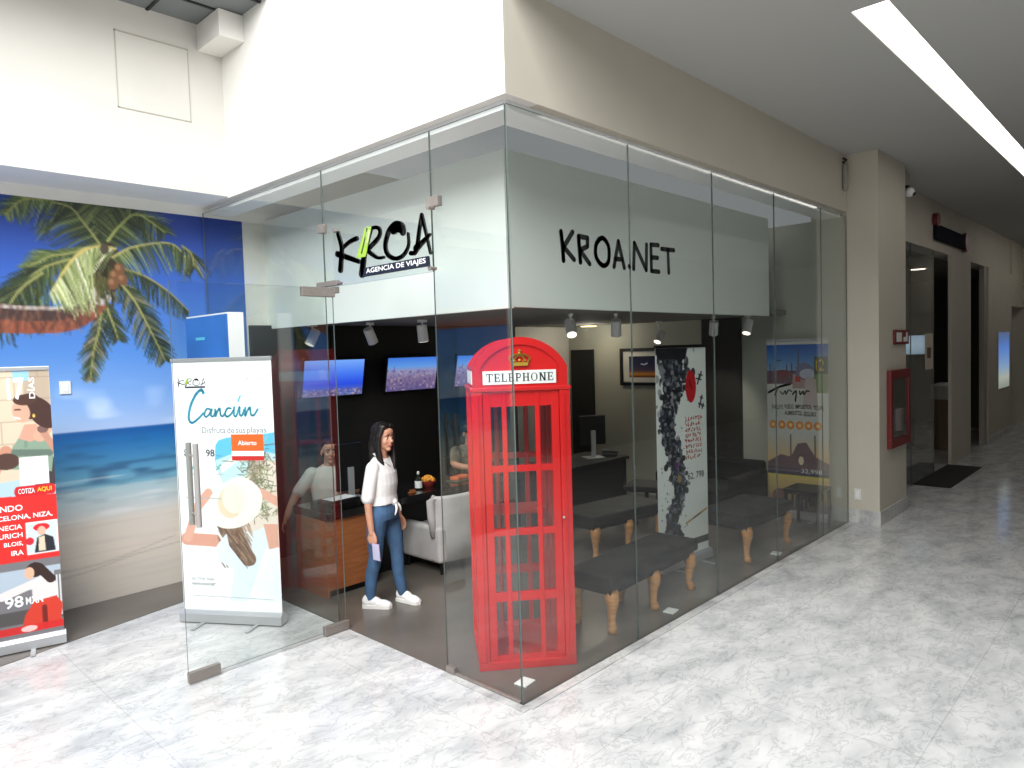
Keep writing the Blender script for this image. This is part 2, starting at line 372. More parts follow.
# pillar at the end of the corridor glass and the wall beyond it
S('wall_pillar', B(5.575, 6.62, -.33, .4, 0, HC), BEIGE)
S('wall_end', B(5.56, 5.70, .03, 4.08, 0, H0), GREYWALL)
S('baseboard_pillar', B(5.562, 6.63, -.342, -.0, 0.0005, .16), MARBLE_TRIM)
S('wall_shop_over', B(6.62, 24, 0, .25, 3.44, HC), BEIGE)
S('wall_column', B(10.42, 11.85, -.02, .03, 0, 3.44), BEIGE)
S('wall_far', B(13.4, 15.9, -.02, .03, 0, 3.44), BEIGE)
S('baseboard_far', B(13.38, 15.92, -.035, -.021, .0005, .14), MARBLE_TRIM)
S('wall_corridor_end', B(17.4, 17.6, -8, 2, 0, 2.75), BEIGE); S('wall_corridor_end_upper', B(15.9, 17.6, -.02, .3, 2.75, HC), BEIGE)
S('wall_corridor_back', B(17.35, 17.6, -8, 2, 2.75, HC), BEIGE)
S('wall_opposite', B(2.0, 24, -6.2, -6.0, 0, HC), mat('opposite_wall', (66, 61, 56), .7))
# shop interior
SC = 2.43
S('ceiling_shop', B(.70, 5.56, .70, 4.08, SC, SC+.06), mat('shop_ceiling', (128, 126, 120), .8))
bm = bmesh.new(); box(bm, .64, .70, .64, 4.08, SC-.035, H0); box(bm, .70, 4.94, .64, .70, SC-.025, H0); box(bm, 4.88, 4.94, .7, 4.08, SC+.06, H0)
S('wall_bulkhead', bm, BULK)
S('wall_tv', B(.42, 4.3, 4.02, 4.08, .004, SC), BLACKWALL)
S('wall_upper_right', B(4.94, 5.56, 3.9, 4.08, SC+.06, H0), WALL)
S('door_3', B(5.52, 5.558, 3.6, 4.015, .004, 2.08), DARKDOOR)
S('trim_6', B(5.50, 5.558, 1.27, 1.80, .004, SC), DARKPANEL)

# storefront glass -------------------------------------------------
def pane(name, axis, a0, a1, z0, z1, t=.010, off=0.0):
    """glass sheet; its big faces are clear, its narrow edges greenish"""
    bm = B(off, off+t, a0, a1, z0, z1) if axis == 'x' else B(a0, a1, off, off+t, z0, z1)
    bm.normal_update()
    for f in bm.faces:
        n = f.normal; f.material_index = 0 if abs(n.x if axis == 'x' else n.y) > .9 else 1
    return S(name, bm, [GLASS, EDGE])
g = .0025
W1 = pane('window_1', 'x', .014, .678, .006, H0)
W2 = pane('window_2', 'x', .683, 1.952, 2.615, H0)
W3 = pane('window_3', 'x', 1.957, 4.06, .006, H0)
xs = [.0, 1.218, 2.416, 3.613, 4.79, 5.56]
WR = [pane('window_%d' % (4+i), 'y', xs[i]+g, xs[i+1]-g, .006, H0) for i in range(5)]
def clip(name, parent, *b): return link(name, B(*b, bev=.004), STEEL, parent)
clip('clamp', W3, -.014, .026, 1.93, 2.01, 3.03, 3.095); clip('clamp', W1, -.014, .026, .60, .715, 3.02, 3.085)
clip('clamp', W3, -.016, .028, 1.79, 2.05, 2.622, 2.66)
clip('hinge', W3, -.016, .028, 1.80, 2.06, 2.565, 2.612)
clip('clamp', W1, -.012, .024, .60, .677, .007, .05)
clip('rail', W1, -.006, .018, .02, .6, .0065, .02)
# open door leaf, swung outwards square to the entrance glass
D = thing('door_1', 'x', 'x', (-.015, 1.83, 0)); del D['label']; del D['category']; D['kind'] = 'structure'
bm = B(-1.185, 0, -.006, .006, .03, 2.60); bm.normal_update()
for f in bm.faces: f.material_index = 0 if abs(f.normal.y) > .9 else 1
link('door_leaf', bm, [GLASS, EDGE], D)
link('pivot', B(-.19, .02, -.02, .02, .006, .075, bev=.004), STEEL, D); link('pivot', B(-1.187, -.98, -.018, .018, .012, .08, bev=.004), STEEL, D)
link('pivot', B(-.26, .01, -.02, .02, 2.535, 2.605, bev=.004), STEEL, D)
for sy in (-1, 1):
    bm = bmesh.new(); sweep(bm, [(-1.09, sy*.055, 1.02), (-1.09, sy*.055, 1.56)], .0175, 14)
    for z in (1.10, 1.48): sweep(bm, [(-1.09, sy*.006, z), (-1.09, sy*.055, z)], .009, 10)
    link('handle', bm, mat('satin_steel', (176, 172, 168), .4, metal=.3), D, smooth=False)
S('trim_7', B(-.16, -.03, 1.64, 1.79, .0005, .004), MARBLE_TRIM)          # stone tile at the door pivot

# ================================================================== BEACH MURAL
MX0, MX1, MZ0, MZ1 = -4.2, .40, .006, 3.47
pt = Paint(MX1-MX0, MZ1-MZ0, 368, 276, 3, MX0, MZ0)
pt.grad([(MZ0, (196, 184, 166)), (.22, (206, 192, 170)), (.45, (226, 204, 176)), (.70, (216, 200, 176)), (.80, (188, 196, 190)), (1.0, (120, 176, 190)), (1.2, (66, 140, 182)), (1.42, (24, 104, 172)), (1.505, (18, 84, 158)), (1.515, (160, 186, 222)), (1.75, (122, 166, 222)), (2.2, (72, 132, 212)), (2.8, (44, 92, 190)), (3.47, (28, 54, 146))])
n1 = pt.noise((26, 90), 3); n2 = pt.noise((14, 160), 4)
sea = ((pt.Z > .78) & (pt.Z < 1.5)).astype(float)*np.clip((n1-.5)*2.4, 0, 1)*np.interp(pt.Z, [.78, .95, 1.1, 1.3, 1.5], [0, .5, .75, .5, 0]); pt.put(np.s_[:, :], sea, (34, 66, 104), .75)
foam = ((pt.Z > .74) & (pt.Z < 1.1)).astype(float)*np.clip((n2-.62)*4, 0, 1); pt.put(np.s_[:, :], foam, (232, 236, 232), .5)
sand = (pt.Z < .74).astype(float)*np.clip((n2-.5)*2, 0, 1); pt.put(np.s_[:, :], sand, (178, 160, 138), .35)
cl = ((pt.Z > 1.52) & (pt.Z < 1.95)).astype(float)*np.clip((pt.noise((20, 34), 9)-.55)*3, 0, 1)*np.interp(pt.Z, [1.52, 1.62, 1.95], [.2, .8, 0]); pt.put(np.s_[:, :], cl, (226, 234, 246), .8)
for q, wd in (([(-1.55, .26), (-1.1, .30), (-.75, .36), (-.2, .40)], .012), ([(-1.4, .335), (-1, .345), (-.4, .46)], .01)): pt.line(catmull(q), wd, (150, 134, 116), .6)
sl_ = pt.win(MX0, MX1, MZ0, 1.0); pt.a[sl_] = pt.a[sl_]*.62+np.array((238, 226, 208))*.38
tr = catmull([(-4.3, 2.60), (-2.6, 2.50), (-1.79, 2.48), (-1.46, 2.46), (-1.2, 2.47), (-1.03, 2.55), (-.91, 2.70)], 14)
def frond(spine, L, cols, hang=.5, sides=(1, -1), n=60, wd=.012, rib=(150, 150, 80)):
    sp = catmull(spine, 14); m = len(sp)
    for k in range(n):
        t = (k+.5)/n; i = min(int(t*(m-1)), m-2); f = t*(m-1)-i
        x = sp[i][0]*(1-f)+sp[i+1][0]*f; z = sp[i][1]*(1-f)+sp[i+1][1]*f
        dx, dz = sp[i+1][0]-sp[i][0], sp[i+1][1]-sp[i][1]; d = math.hypot(dx, dz) or 1; dx /= d; dz /= d
        l = L*(math.sin(math.pi*min(1, .12+t*.86))**.6)*rng.uniform(.75, 1.1)
        for s in sides:
            ax, az = dx*.55-dz*s*.8, dz*.55+dx*s*.8-hang; q = math.hypot(ax, az); ax /= q; az /= q
            ax += rng.uniform(-.12, .12); col = np.array(cols[rng.randint(len(cols))])*rng.uniform(.8, 1.15)
            pt.line([(x, z), (x+ax*l*.55, z+az*l*.55), (x+ax*l, z+az*l-.10*l)], wd, col, .95, .35)
    pt.line(sp, .022, rib, 1, .4)
pt.ell(-.93, 2.69, .09, .09, (176, 168, 158)); pt.ell(-.88, 2.95, .15, .22, (58, 48, 32)); pt.ell(-.9, 2.8, .12, .14, (44, 42, 26))
DG = [(50, 62, 34), (38, 50, 32), (72, 84, 44), (30, 40, 34), (96, 100, 62)]; MG = [(98, 116, 58), (128, 142, 80), (72, 90, 46), (56, 74, 42)]; LG = [(168, 176, 108), (184, 190, 138), (142, 156, 86), (112, 130, 66), (90, 106, 58)]
frond([(-.85, 3.17), (-.81, 3.33), (-.78, 3.5)], .34, DG, .1)
frond([(-.9, 3.15), (-.93, 3.29), (-.98, 3.4), (-1.04, 3.5)], .30, MG, .1)
frond([(-.9, 3.12), (-1.03, 3.31), (-1.15, 3.43), (-1.52, 3.46)], .36, DG+MG, .45, n=90)
frond([(-1.25, 3.47), (-1.45, 3.44), (-1.58, 3.3)], .16, MG, .3, n=30)
frond([(-.98, 3.09), (-1.14, 3.03), (-1.29, 2.99), (-1.45, 2.89)], .2, MG, .5)
frond([(-1.14, 2.98), (-1.33, 2.9), (-1.5, 2.75), (-1.69, 2.58)], .34, DG+MG, .75, n=80)
frond([(-1.35, 2.85), (-1.5, 2.72), (-1.62, 2.55), (-1.75, 2.45)], .3, DG, .75, n=60)
frond([(-.93, 2.86), (-1.02, 2.73), (-1.07, 2.6)], .26, DG, .5)
frond([(-.9, 2.65), (-.95, 2.38), (-1.0, 2.2), (-1.04, 1.95)], .16, DG+[(150, 130, 100)], .4, n=70)
frond([(-.9, 2.65), (-.84, 2.45), (-.80, 2.3)], .16, DG, .4, n=40)
frond([(-.76, 2.8), (-.64, 2.63), (-.51, 2.34), (-.41, 2.10)], .22, DG+[(120, 110, 80)], .35, n=80)
frond([(-.74, 2.93), (-.55, 2.87), (-.35, 2.74), (-.17, 2.56)], .22, DG, .5, sides=(-1,), n=70, rib=(150, 140, 90))
frond([(-.84, 3.16), (-.73, 3.31), (-.58, 3.42), (-.35, 3.28)], .28, MG+DG, .55, n=80, rib=(170, 180, 90))
frond([(-.81, 3.02), (-.62, 3.13), (-.29, 3.18), (-.12, 2.98)], .26, MG+[(150, 160, 80)]+DG, .8, sides=(-1,), n=80, rib=(176, 170, 96))
frond([(-.2, 3.17), (-.12, 3.1), (-.1, 2.98)], .24, DG+[(160, 150, 110)], .9, n=30)
pt.line(tr, .27, (150, 76, 52), 1, .62)
pt.line([(x-.01, z+.055) for x, z in tr], .15, (74, 56, 52), 1, .6)
pt.line([(x-.01, z+.10) for x, z in tr], .04, (190, 180, 170), .9, .5)
for x, z in tr[::1]:
    for k in range(3):
        a = rng.uniform(-.06, .1); pt.line([(x+rng.uniform(-.05, .05), z+a-.07), (x+rng.uniform(-.05, .05), z+a+.03)], .02, (66, 44, 40) if k else (176, 104, 74), .28)
pt.ell(-.92, 2.68, .085, .085, (176, 168, 158)); pt.ell(-.9, 2.84, .10, .12, (46, 42, 26))
for k in range(60):
    x = -.9+rng.randn()*.06; z = 2.82+rng.randn()*.07; pt.line([(x, z), (x+rng.uniform(-.03, .03), z-.1)], .014, [(40, 38, 24), (70, 76, 36), (100, 90, 50)][rng.randint(3)])
frond([(-.89, 3.08), (-1.02, 3.08), (-1.16, 2.93), (-1.30, 2.68)], .44, LG, .35, sides=(1,), n=90, wd=.016, rib=(206, 186, 100))
frond([(-.78, 3.10), (-.95, 3.10), (-1.12, 2.97), (-1.28, 2.72)], .46, LG+[(226, 226, 190)], .05, sides=(1,), n=80, wd=.014, rib=(200, 180, 96))
for x, z in ((-.80, 2.86), (-.74, 2.83), (-.82, 2.79), (-.76, 2.92)): pt.ell(x, z, .045, .055, (118, 76, 46)); pt.ell(x-.01, z+.015, .02, .025, (150, 104, 66))
pt.ell(-.87, 3.09, .035, .05, (84, 72, 56))
mi = pt.img(); mi = (mi*.84+mi.mean(2, keepdims=True)*.16)*1.04
mural = picture('wall_mural', MX1-MX0, MZ1-MZ0, mi, MURAL, None, MX0, MZ0, 4.0775)
tag(mural, 'wall-size beach photograph print with a leaning palm under blue sky', 'mural')

# small things on walls
def plate(name, label, cat, loc, rz, w_, h_, holes=True):
    t = thing(name, label, cat, loc, rz); link('cover', B(-w_/2, w_/2, -.012, 0, -h_/2, h_/2, bev=.003), OFFWHITE, t)
    if holes: link('insert', B(-w_*.22, w_*.22, -.015, -.0115, -h_*.3, h_*.3, bev=.001), WHITE, t)
plate('wall_plate', 'small cream wall plate on the blue sky of the mural', 'switch', (-1.233, 4.0765, 1.895), 0, .085, .11)
plate('wall_socket', 'white wall socket low on the pillar above its stone base', 'socket', (5.574, -.10, .335), R(-90), .075, .13)

# ================================================================== ROLL-UP BANNERS
def roll_up(name, label, loc, rz, W, H, img, feet=True, topcap=ALU):
    t = thing(name, label, 'banner', loc, rz)
    bm = bmesh.new(); prof = [(-.05, .012), (-.045, .075), (-.02, .10), (.02, .10), (.045, .075), (.05, .012)]
    a = [bm.verts.new((-W/2-.012, y, z)) for y, z in prof]; b = [bm.verts.new((W/2+.012, y, z)) for y, z in prof]; n = len(prof)
    bm.faces.new(a); bm.faces.new(b[::-1])
    for i in range(n): bm.faces.new((a[i], b[i], b[(i+1) % n], a[(i+1) % n]))
    link('base', bm, ALU, t)
    for x in (-W*.27, W*.27): link('foot', B(x-.016, x+.016, -.19, .16, .0045, .013, bev=.003), ALU, t)
    link('top_bar', B(-W/2-.004, W/2+.004, -.014, .012, H-.028, H, bev=.004), topcap, t)
    bm = bmesh.new(); sweep(bm, [(0, .022, .09), (0, .022, H-.02)], .009, 10); link('pole', bm, ALU, t)
    bk = link('backing', B(-W/2, W/2, -.0005, .0015, .09, H-.02), WHITE, t)
    p = picture('print', W, H-.13, img, PIC, t, -W/2, .10, -.002)
    return t
def tx(t, s, x, z, m, y=-.0024, **k): return text('lettering', s, m, t, x, z, y, thick=.0006, **k)
CYAN = mat('cyan_ink', (96, 200, 226), .5); GREY = mat('grey_ink', (120, 124, 128), .5); DKGREY = mat('dark_grey_ink', (60, 62, 66), .5)
ORANGE = mat('orange_ink', (240, 106, 40), .5); REDINK = mat('red_ink', (214, 40, 40), .5); WHITEINK = mat('white_ink', (250, 250, 250), .5); YELLOW = mat('yellow_ink', (250, 214, 60), .5)

# the brush lettering of the shop sign: (strokes, width, material) in metres on the glass, x = -y of the shop front
KROA = dict(
 K=[([(-1.656, 2.98), (-1.618, 2.88), (-1.628, 2.802), (-1.644, 2.719)], (.036, .05)), ([(-1.423, 2.916), (-1.521, 2.901), (-1.623, 2.863)], (.034, .024)), ([(-1.676, 2.836), (-1.529, 2.791), (-1.40, 2.749)], (.046, .03))],
 R=[([(-1.243, 2.964), (-1.314, 2.853), (-1.355, 2.75), (-1.378, 2.665)], (.024, .062)), ([(-1.261, 2.959), (-1.189, 2.96), (-1.149, 2.933), (-1.176, 2.884), (-1.307, 2.82)], (.022, .034)), ([(-1.316, 2.827), (-1.254, 2.787), (-1.184, 2.753), (-1.114, 2.75)], (.034, .018))],
 O=[([(-.901, 2.889), (-.907, 2.925), (-.972, 2.95), (-1.051, 2.914), (-1.096, 2.827), (-1.069, 2.761), (-.986, 2.726), (-.902, 2.742), (-.849, 2.796), (-.848, 2.872)], (.05, .018)), ([(-1.0, 2.915), (-.95, 2.925), (-.905, 2.905)], .06)],
 A=[([(-.828, 2.743), (-.772, 2.752), (-.736, 2.872), (-.704, 2.97)], (.03, .026)), ([(-.704, 2.97), (-.672, 2.863), (-.631, 2.721)], (.026, .018)), ([(-.771, 2.767), (-.706, 2.798), (-.63, 2.838)], (.05, .016))])
GREENP = [(-1.306, 2.976), (-1.233, 2.971), (-1.276, 2.87), (-1.303, 2.798), (-1.316, 2.776), (-1.423, 2.776), (-1.395, 2.831), (-1.348, 2.901)]
UNDER = [(-1.366, 2.64), (-1.33, 2.700), (-.65, 2.705), (-.645, 2.642)]
def tr2(pts, k, ox, oz): return [((x+1.68)*k+ox, (z-2.6)*k+oz) for x, z in pts]

# --- Cancun banner by the entrance
W_, H_ = .857, 2.11
pt = Paint(W_, H_-.13, 172, 396, 2, -W_/2, .10)
pt.a[:] = (250, 252, 253)
blob = [(-.08, 1.42), (-.09, 1.30), (-.06, 1.2), (-.03, 1.12), (-.02, .9), (.43, .7), (.43, 1.52), (.30, 1.50), (.15, 1.49), (.02, 1.48), (-.05, 1.46)]
pt.poly(blob, (104, 196, 232)); 
pt.poly([(-.085, 1.30), (.2, 1.40), (.43, 1.35), (.43, .62), (-.02, .62), (-.02, .95), (-.03, 1.12)], (196, 224, 232))
pt.poly([(-.07, 1.25), (.10, 1.34), (.2, 1.38), (.16, 1.33), (-.03, 1.2)], (238, 240, 236)); pt.poly([(.0, .62), (.12, 1.05), (.24, 1.30), (.43, 1.3), (.43, .62)], (232, 218, 204))
for k in range(420):
    x = .26+rng.randn()*.075; z = rng.uniform(.86, 1.42); a = rng.uniform(0, 6.28); l = rng.uniform(.02, .09)
    pt.line([(x, z), (x+l*math.cos(a), z+l*math.sin(a))], .007, [(120, 132, 84), (92, 104, 70), (168, 170, 130), (206, 196, 170), (110, 88, 76)][rng.randint(5)], .8)
pt.ell(.24, 1.28, .05, .16, (132, 110, 100), .35)
# white dress, arms, hair, hat
pt.poly([(-.12, .62), (-.02, .72), (.22, .74), (.36, .80), (.42, .60), (.42, .18), (-.02, .18), (.03, .42), (-.10, .52)], (226, 238, 246)); pt.poly([(.14, .18), (.30, .6), (.42, .62), (.42, .18)], (244, 249, 252))
pt.poly([(.30, .80), (.42, .80), (.42, .62), (.34, .60)], (226, 168, 146))
pt.line([(-.12, .66), (-.37, .67)], .10, (220, 158, 136)); pt.line([(-.36, .68), (-.26, .93), (-.16, 1.04)], .075, (226, 170, 148)); pt.line([(.42, .98), (.33, 1.03), (.27, 1.05)], .07, (226, 170, 148))
pt.line(catmull([(.0, .82), (.05, .68), (.13, .55), (.17, .52)]), .22, (112, 84, 66), 1, .5)
for k in range(130):
    x = rng.uniform(-.10, .18); z = rng.uniform(.50, .86); pt.line([(x, z), (x+.04, z-.06)], .008, [(148, 118, 92), (78, 56, 46), (176, 146, 120)][rng.randint(3)], .7)
pt.poly([(-.11, .62), (-.02, .72), (-.0, .62), (.12, .47), (.1, .4), (-.1, .5)], (226, 238, 246))
pt.poly(catmull([(-.18, .82), (-.15, 1.0), (-.02, 1.12), (.12, 1.17), (.24, 1.12), (.30, 1.02), (.26, .88), (.12, .78), (-.04, .76), (-.18, .82)]), (246, 240, 228))
pt.ell(.03, .97, .11, .13, (232, 206, 172), .8, -.3); pt.ell(.07, 1.0, .11, .12, (246, 236, 220), .85, -.3)
pt.rect(.04, .30, 1.46, 1.515, (250, 250, 250), .0)
for x, z in ((-.06, 1.245), (-.28, 1.245)): pt.line([(x-.02, z-.02), (x+.02, z+.02)], .014, (110, 180, 176)); pt.line([(x-.02, z+.008), (x+.01, z-.014)], .01, (110, 180, 176))
pt.line([(-.33, 1.19), (-.24, 1.19)], .012, (190, 196, 198)); pt.line([(-.08, 1.19), (-.03, 1.19)], .012, (190, 196, 198))
pt.line([(-.36, 1.005), (-.05, .995)], .008, (176, 180, 184)); pt.ell(-.07, 1.06, .025, .03, (222, 226, 226)); pt.line([(-.36, .215), (.36, .2)], .006, (182, 188, 190))
B1 = roll_up('rollup_banner', 'white roll-up banner with cyan script and straw-hatted woman behind the open glass door', (-.519, 2.6595, 0), math.atan2(-.719, .466), W_, H_, pt.img())
lg = bmesh.new()
for L in 'KROA':
    for q, ww in KROA[L]: ribbon(lg, tr2(q, .235, -.385, 1.865), tuple(v*.2 for v in ww) if isinstance(ww, tuple) else ww*.2, -.003, -.0022)
prism(lg, tr2(UNDER, .235, -.385, 1.865), -.003, -.0022)
prism(lg, tr2(GREENP, .235, -.385, 1.865), -.0034, -.0024, 1)
link('logo', lg, [DKGREY, LIME], B1)
tx(B1, 'VIVE  O  DE  LA VIDA', .09, 1.93, GREY, w=.27, h=.016)
def scr(pts, ww=.017): link('letter', ribbon(bmesh.new(), [(-.30+x, 1.60+z) for x, z in pts], ww, -.0032, -.0022), CYAN, B1)
scr([(.14, .235), (.12, .26), (.07, .22), (.02, .13), (.0, .04), (.025, .0), (.08, .03), (.13, .075)], (.026, .018))
scr([(.20, .10), (.165, .11), (.14, .07), (.15, .045), (.18, .065), (.205, .105), (.195, .06), (.215, .05), (.24, .09)])
scr([(.235, .105), (.235, .05), (.255, .09), (.275, .11), (.28, .06), (.30, .05), (.325, .085)])
scr([(.37, .11), (.34, .11), (.32, .07), (.335, .045), (.37, .065), (.395, .10)])
scr([(.40, .12), (.395, .06), (.415, .05), (.445, .12), (.445, .06), (.465, .055), (.485, .10)]); scr([(.435, .165), (.455, .205)], .014)
scr([(.495, .115), (.49, .05), (.515, .095), (.535, .115), (.54, .06), (.565, .055), (.60, .10)])
for s_, x, w in (('Disfruta', -.19, .205), ('de', .03, .06), ('sus', .105, .08), ('playas', .20, .165)): tx(B1, s_, x, 1.515 if s_ != 'playas' else 1.503, GREY, w=w, h={'Disfruta': .05, 'de': .047, 'sus': .033, 'playas': .06}[s_])
tx(B1, '$', -.36, 1.33, DKGREY, h=.062, bold=.02); tx(B1, '98', -.165, 1.33, DKGREY, h=.058, bold=.02); tx(B1, 'MXN', -.075, 1.33, GREY, h=.014)
link('lettering_panel', B(.06, .335, -.0034, -.0022, 1.375, 1.505, bev=.0003), ORANGE, B1); tx(B1, 'Abierto', .197, 1.42, WHITEINK, y=-.0036, w=.16, align='C', bold=.016)
link('lettering_panel', B(.06, .335, -.0033, -.0022, 1.335, 1.374), WHITEINK, B1); link('lettering_panel', B(.06, .335, -.0034, -.0022, 1.30, 1.334), REDINK, B1)
tx(B1, '55 7376 7640', -.345, .335, GREY, w=.2, h=.024); tx(B1, 'WWW.KROA.NET', -.345, .295, DKGREY, w=.21, h=.022, bold=.01)

# --- travel banner at the left edge
W_, H_ = .85, 2.085
pt = Paint(W_, H_-.13, 172, 396, 2, -W_/2, .10)
pt.a[:] = (214, 196, 172)
for z0 in np.arange(1.2, 2.1, .16):
    pt.rect(-.43, .43, z0, z0+.01, (176, 156, 134), .7)
    for x0 in (rng.uniform(-.4, 0), rng.uniform(0, .4)): pt.rect(x0, x0+.01, z0, z0+.16, (176, 156, 134), .6)
pt.rect(.26, .42, 1.7, 2.08, (150, 132, 116), .5); pt.rect(.20, .3, 1.98, 2.08, (150, 196, 226))
pt.poly([(-.43, 1.08), (.43, 1.08), (.43, 1.3), (.2, 1.26), (-.43, 1.2)], (176, 202, 214))
pt.poly([(.30, 1.2), (.425, 1.2), (.425, 1.4), (.36, 1.5), (.28, 1.44)], (66, 58, 60))
pt.X = pt.X-.065; pt.x0 -= .065
# woman in green top
pt.poly([(.10, 1.34), (.34, 1.30), (.36, 1.46), (.30, 1.58), (.16, 1.58), (.10, 1.48)], (134, 156, 136)); pt.line([(.12, 1.46), (.33, 1.44)], .05, (84, 100, 92), .7); pt.line([(.20, 1.6), (.19, 1.5)], .02, (120, 142, 124))
pt.poly([(.15, 1.56), (.19, 1.66), (.26, 1.66), (.31, 1.57), (.22, 1.53)], (206, 156, 134)); pt.line([(.28, 1.57), (.425, 1.78)], .085, (214, 164, 140)); pt.line([(.30, 1.60), (.40, 1.40)], .045, (190, 140, 118)); pt.ell(.30, 1.62, .035, .03, (120, 90, 84))
pt.ell(.225, 1.79, .085, .095, (78, 52, 44)); pt.ell(.30, 1.74, .075, .13, (70, 46, 40), 1, .5); pt.ell(.175, 1.755, .052, .08, (214, 164, 140), 1, .2); pt.ell(.20, 1.84, .07, .04, (78, 52, 44)); pt.line([(.135, 1.715), (.165, 1.705)], .012, (244, 236, 232)); pt.line([(.14, 1.77), (.17, 1.77)], .01, (70, 44, 40)); pt.ell(.25, 1.72, .008, .014, (230, 190, 90))
pt.line([(-.02, 1.3), (.07, 1.48)], .07, (196, 140, 116)); pt.ell(.07, 1.40, .08, .06, (82, 58, 50))
pt.X = pt.X+.065; pt.x0 += .065
pt.rect(-.43, .43, .66, 1.13, (222, 44, 40)); pt.poly([(-.43, 1.12), (.43, 1.10), (.43, 1.13), (-.43, 1.17)], (222, 44, 40))
pt.rect(.21, .385, 1.215, 1.42, (247, 247, 247)); pt.rect(.19, .405, 1.135, 1.21, (206, 34, 40)); pt.ell(.19, 1.172, .02, .037, (206, 34, 40)); pt.ell(.405, 1.172, .018, .037, (206, 34, 40))
pt.X = pt.X-.02; pt.x0 -= .02; pt.rect(.205, .40, .70, .94, (250, 250, 250)); pt.rect(.213, .39, .71, .93, (206, 216, 224)); pt.ell(.30, .895, .05, .028, (214, 36, 44)); pt.ell(.30, .868, .026, .034, (224, 180, 156)); pt.poly([(.25, .71), (.38, .71), (.37, .81), (.32, .84), (.27, .82)], (40, 42, 50)); pt.poly([(.275, .72), (.32, .72), (.315, .83), (.28, .82)], (222, 204, 176)); pt.ell(.225, .8, .025, .028, (206, 40, 52))
pt.rect(-.43, .43, .10, .66, (120, 118, 122)); pt.rect(-.43, .43, .44, .60, (176, 190, 204)); pt.rect(-.43, .43, .2, .3, (84, 80, 80)); pt.rect(.36, .43, .25, .56, (120, 116, 118))
for x in (.375, .395, .415): pt.line([(x, .22), (x, .52)], .009, (216, 218, 220))
pt.X = pt.X-.02; pt.x0 -= .02
pt.poly([(.12, .14), (.36, .14), (.385, .30), (.34, .38), (.22, .37), (.15, .26)], (212, 62, 44)); pt.poly([(.20, .35), (.36, .37), (.36, .46), (.29, .55), (.20, .51)], (228, 220, 218)); pt.line([(.26, .50), (.02, .42)], .06, (228, 220, 218))
pt.ell(.225, .585, .055, .055, (54, 36, 32)); pt.line([(.25, .6), (.32, .50)], .06, (54, 36, 32)); pt.ell(.19, .565, .03, .045, (232, 180, 152)); pt.line([(.27, .3), (.27, .16)], .03, (120, 32, 28))
pt.rect(-.43, .425, .13, .185, (214, 40, 40), .92); pt.ell(.17, .157, .05, .022, (240, 196, 190))
pt.X = pt.X+.04; pt.x0 += .04
B2 = roll_up('rollup_banner', 'roll-up travel banner with a red text band, leftmost, before the beach mural', (-1.515-.425, 3.28+.12, 0), R(-13.5), W_, H_, pt.img())
tx(B2, '17', .165, 1.845, WHITEINK, w=.105, h=.16, bold=.03); tx(B2, 'DÍAS', .332, 1.85, WHITEINK, w=.155, h=.045, bold=.018, rz=R(90))
tx(B2, 'COTIZA', .195, 1.155, WHITEINK, w=.10, h=.038, bold=.01); tx(B2, 'AQUI', .31, 1.155, YELLOW, w=.09, h=.038, bold=.016)
tx(B2, 'NDO', .215, 1.035, WHITEINK, h=.044, bold=.018, align='R'); tx(B2, 'BARCELONA, NIZA,', .395, .965, WHITEINK, w=.42, h=.042, bold=.018, align='R')
for s, z in (('VENECIA', .90), ('ZURICH', .84), ('BLOIS,', .775), ('IRA', .71)): tx(B2, s, .205, z, WHITEINK, h=.036, bold=.018, align='R')
tx(B2, '98', .185, .325, WHITEINK, h=.085, bold=.018, align='R'); tx(B2, 'MXN', .20, .335, WHITEINK, w=.105, h=.055, bold=.018)

# --- white banner with ink blossom
W_, H_ = .78, 2.10
pt = Paint(W_, H_-.13, 156, 394, 2, -W_/2, .10)
pt.a[:] = (222, 226, 222)
pth = catmull([(-.14, 2.07), (-.12, 1.8), (-.16, 1.6), (-.24, 1.4), (-.16, 1.15), (-.10, .95), (-.05, .8), (-.09, .62), (-.19, .46), (-.12, .32), (-.06, .2)], 20)
for k in range(240): pt.ell(-.14+rng.randn()*.10, rng.uniform(1.62, 2.06), rng.uniform(.01, .04), rng.uniform(.015, .05), [(24, 26, 34), (30, 32, 40), (44, 48, 60), (140, 142, 146)][rng.randint(4)], .85)
for i, (x, z) in enumerate(pth):
    sp = .085*(1-i/len(pth))**.8+.035
    for k in range(13):
        dx, dz = rng.randn()*sp*.5, rng.randn()*.04; c = rng.randint(6); pt.ell(x+dx, z+dz, rng.uniform(.008, .034), rng.uniform(.012, .034), [(24, 26, 34), (30, 34, 46), (22, 22, 26), (52, 58, 76), (96, 100, 108), (150, 150, 152)][c], .85)
for k in range(90): pt.ell(rng.uniform(-.38, .1), rng.uniform(.3, 2.0), rng.uniform(.004, .014), rng.uniform(.004, .014), (70, 72, 82), .5)
pt.ell(-.10, .97, .03, .03, (96, 40, 110)); pt.ell(-.06, .84, .03, .04, (150, 130, 90)); pt.poly([(-.39, 2.07), (.1, 2.07), (.06, 1.96), (-.36, 1.97)], (28, 28, 34))
pt.ell(.14, 1.70, .085, .155, (190, 30, 38)); pt.line([(.12, 1.76), (.15, 1.68)], .02, (110, 20, 26))
for x, z, q in ((.27, 1.76, .04), (.30, 1.80, .03), (.31, 1.58, .02), (.285, 1.52, .025), (.33, 1.50, .02)): pt.line([(x-q*.5, z-q), (x+q*.4, z+q)], .022, (46, 48, 54)); pt.line([(x-q, z+q*.3), (x+q, z-q*.1)], .015, (46, 48, 54))
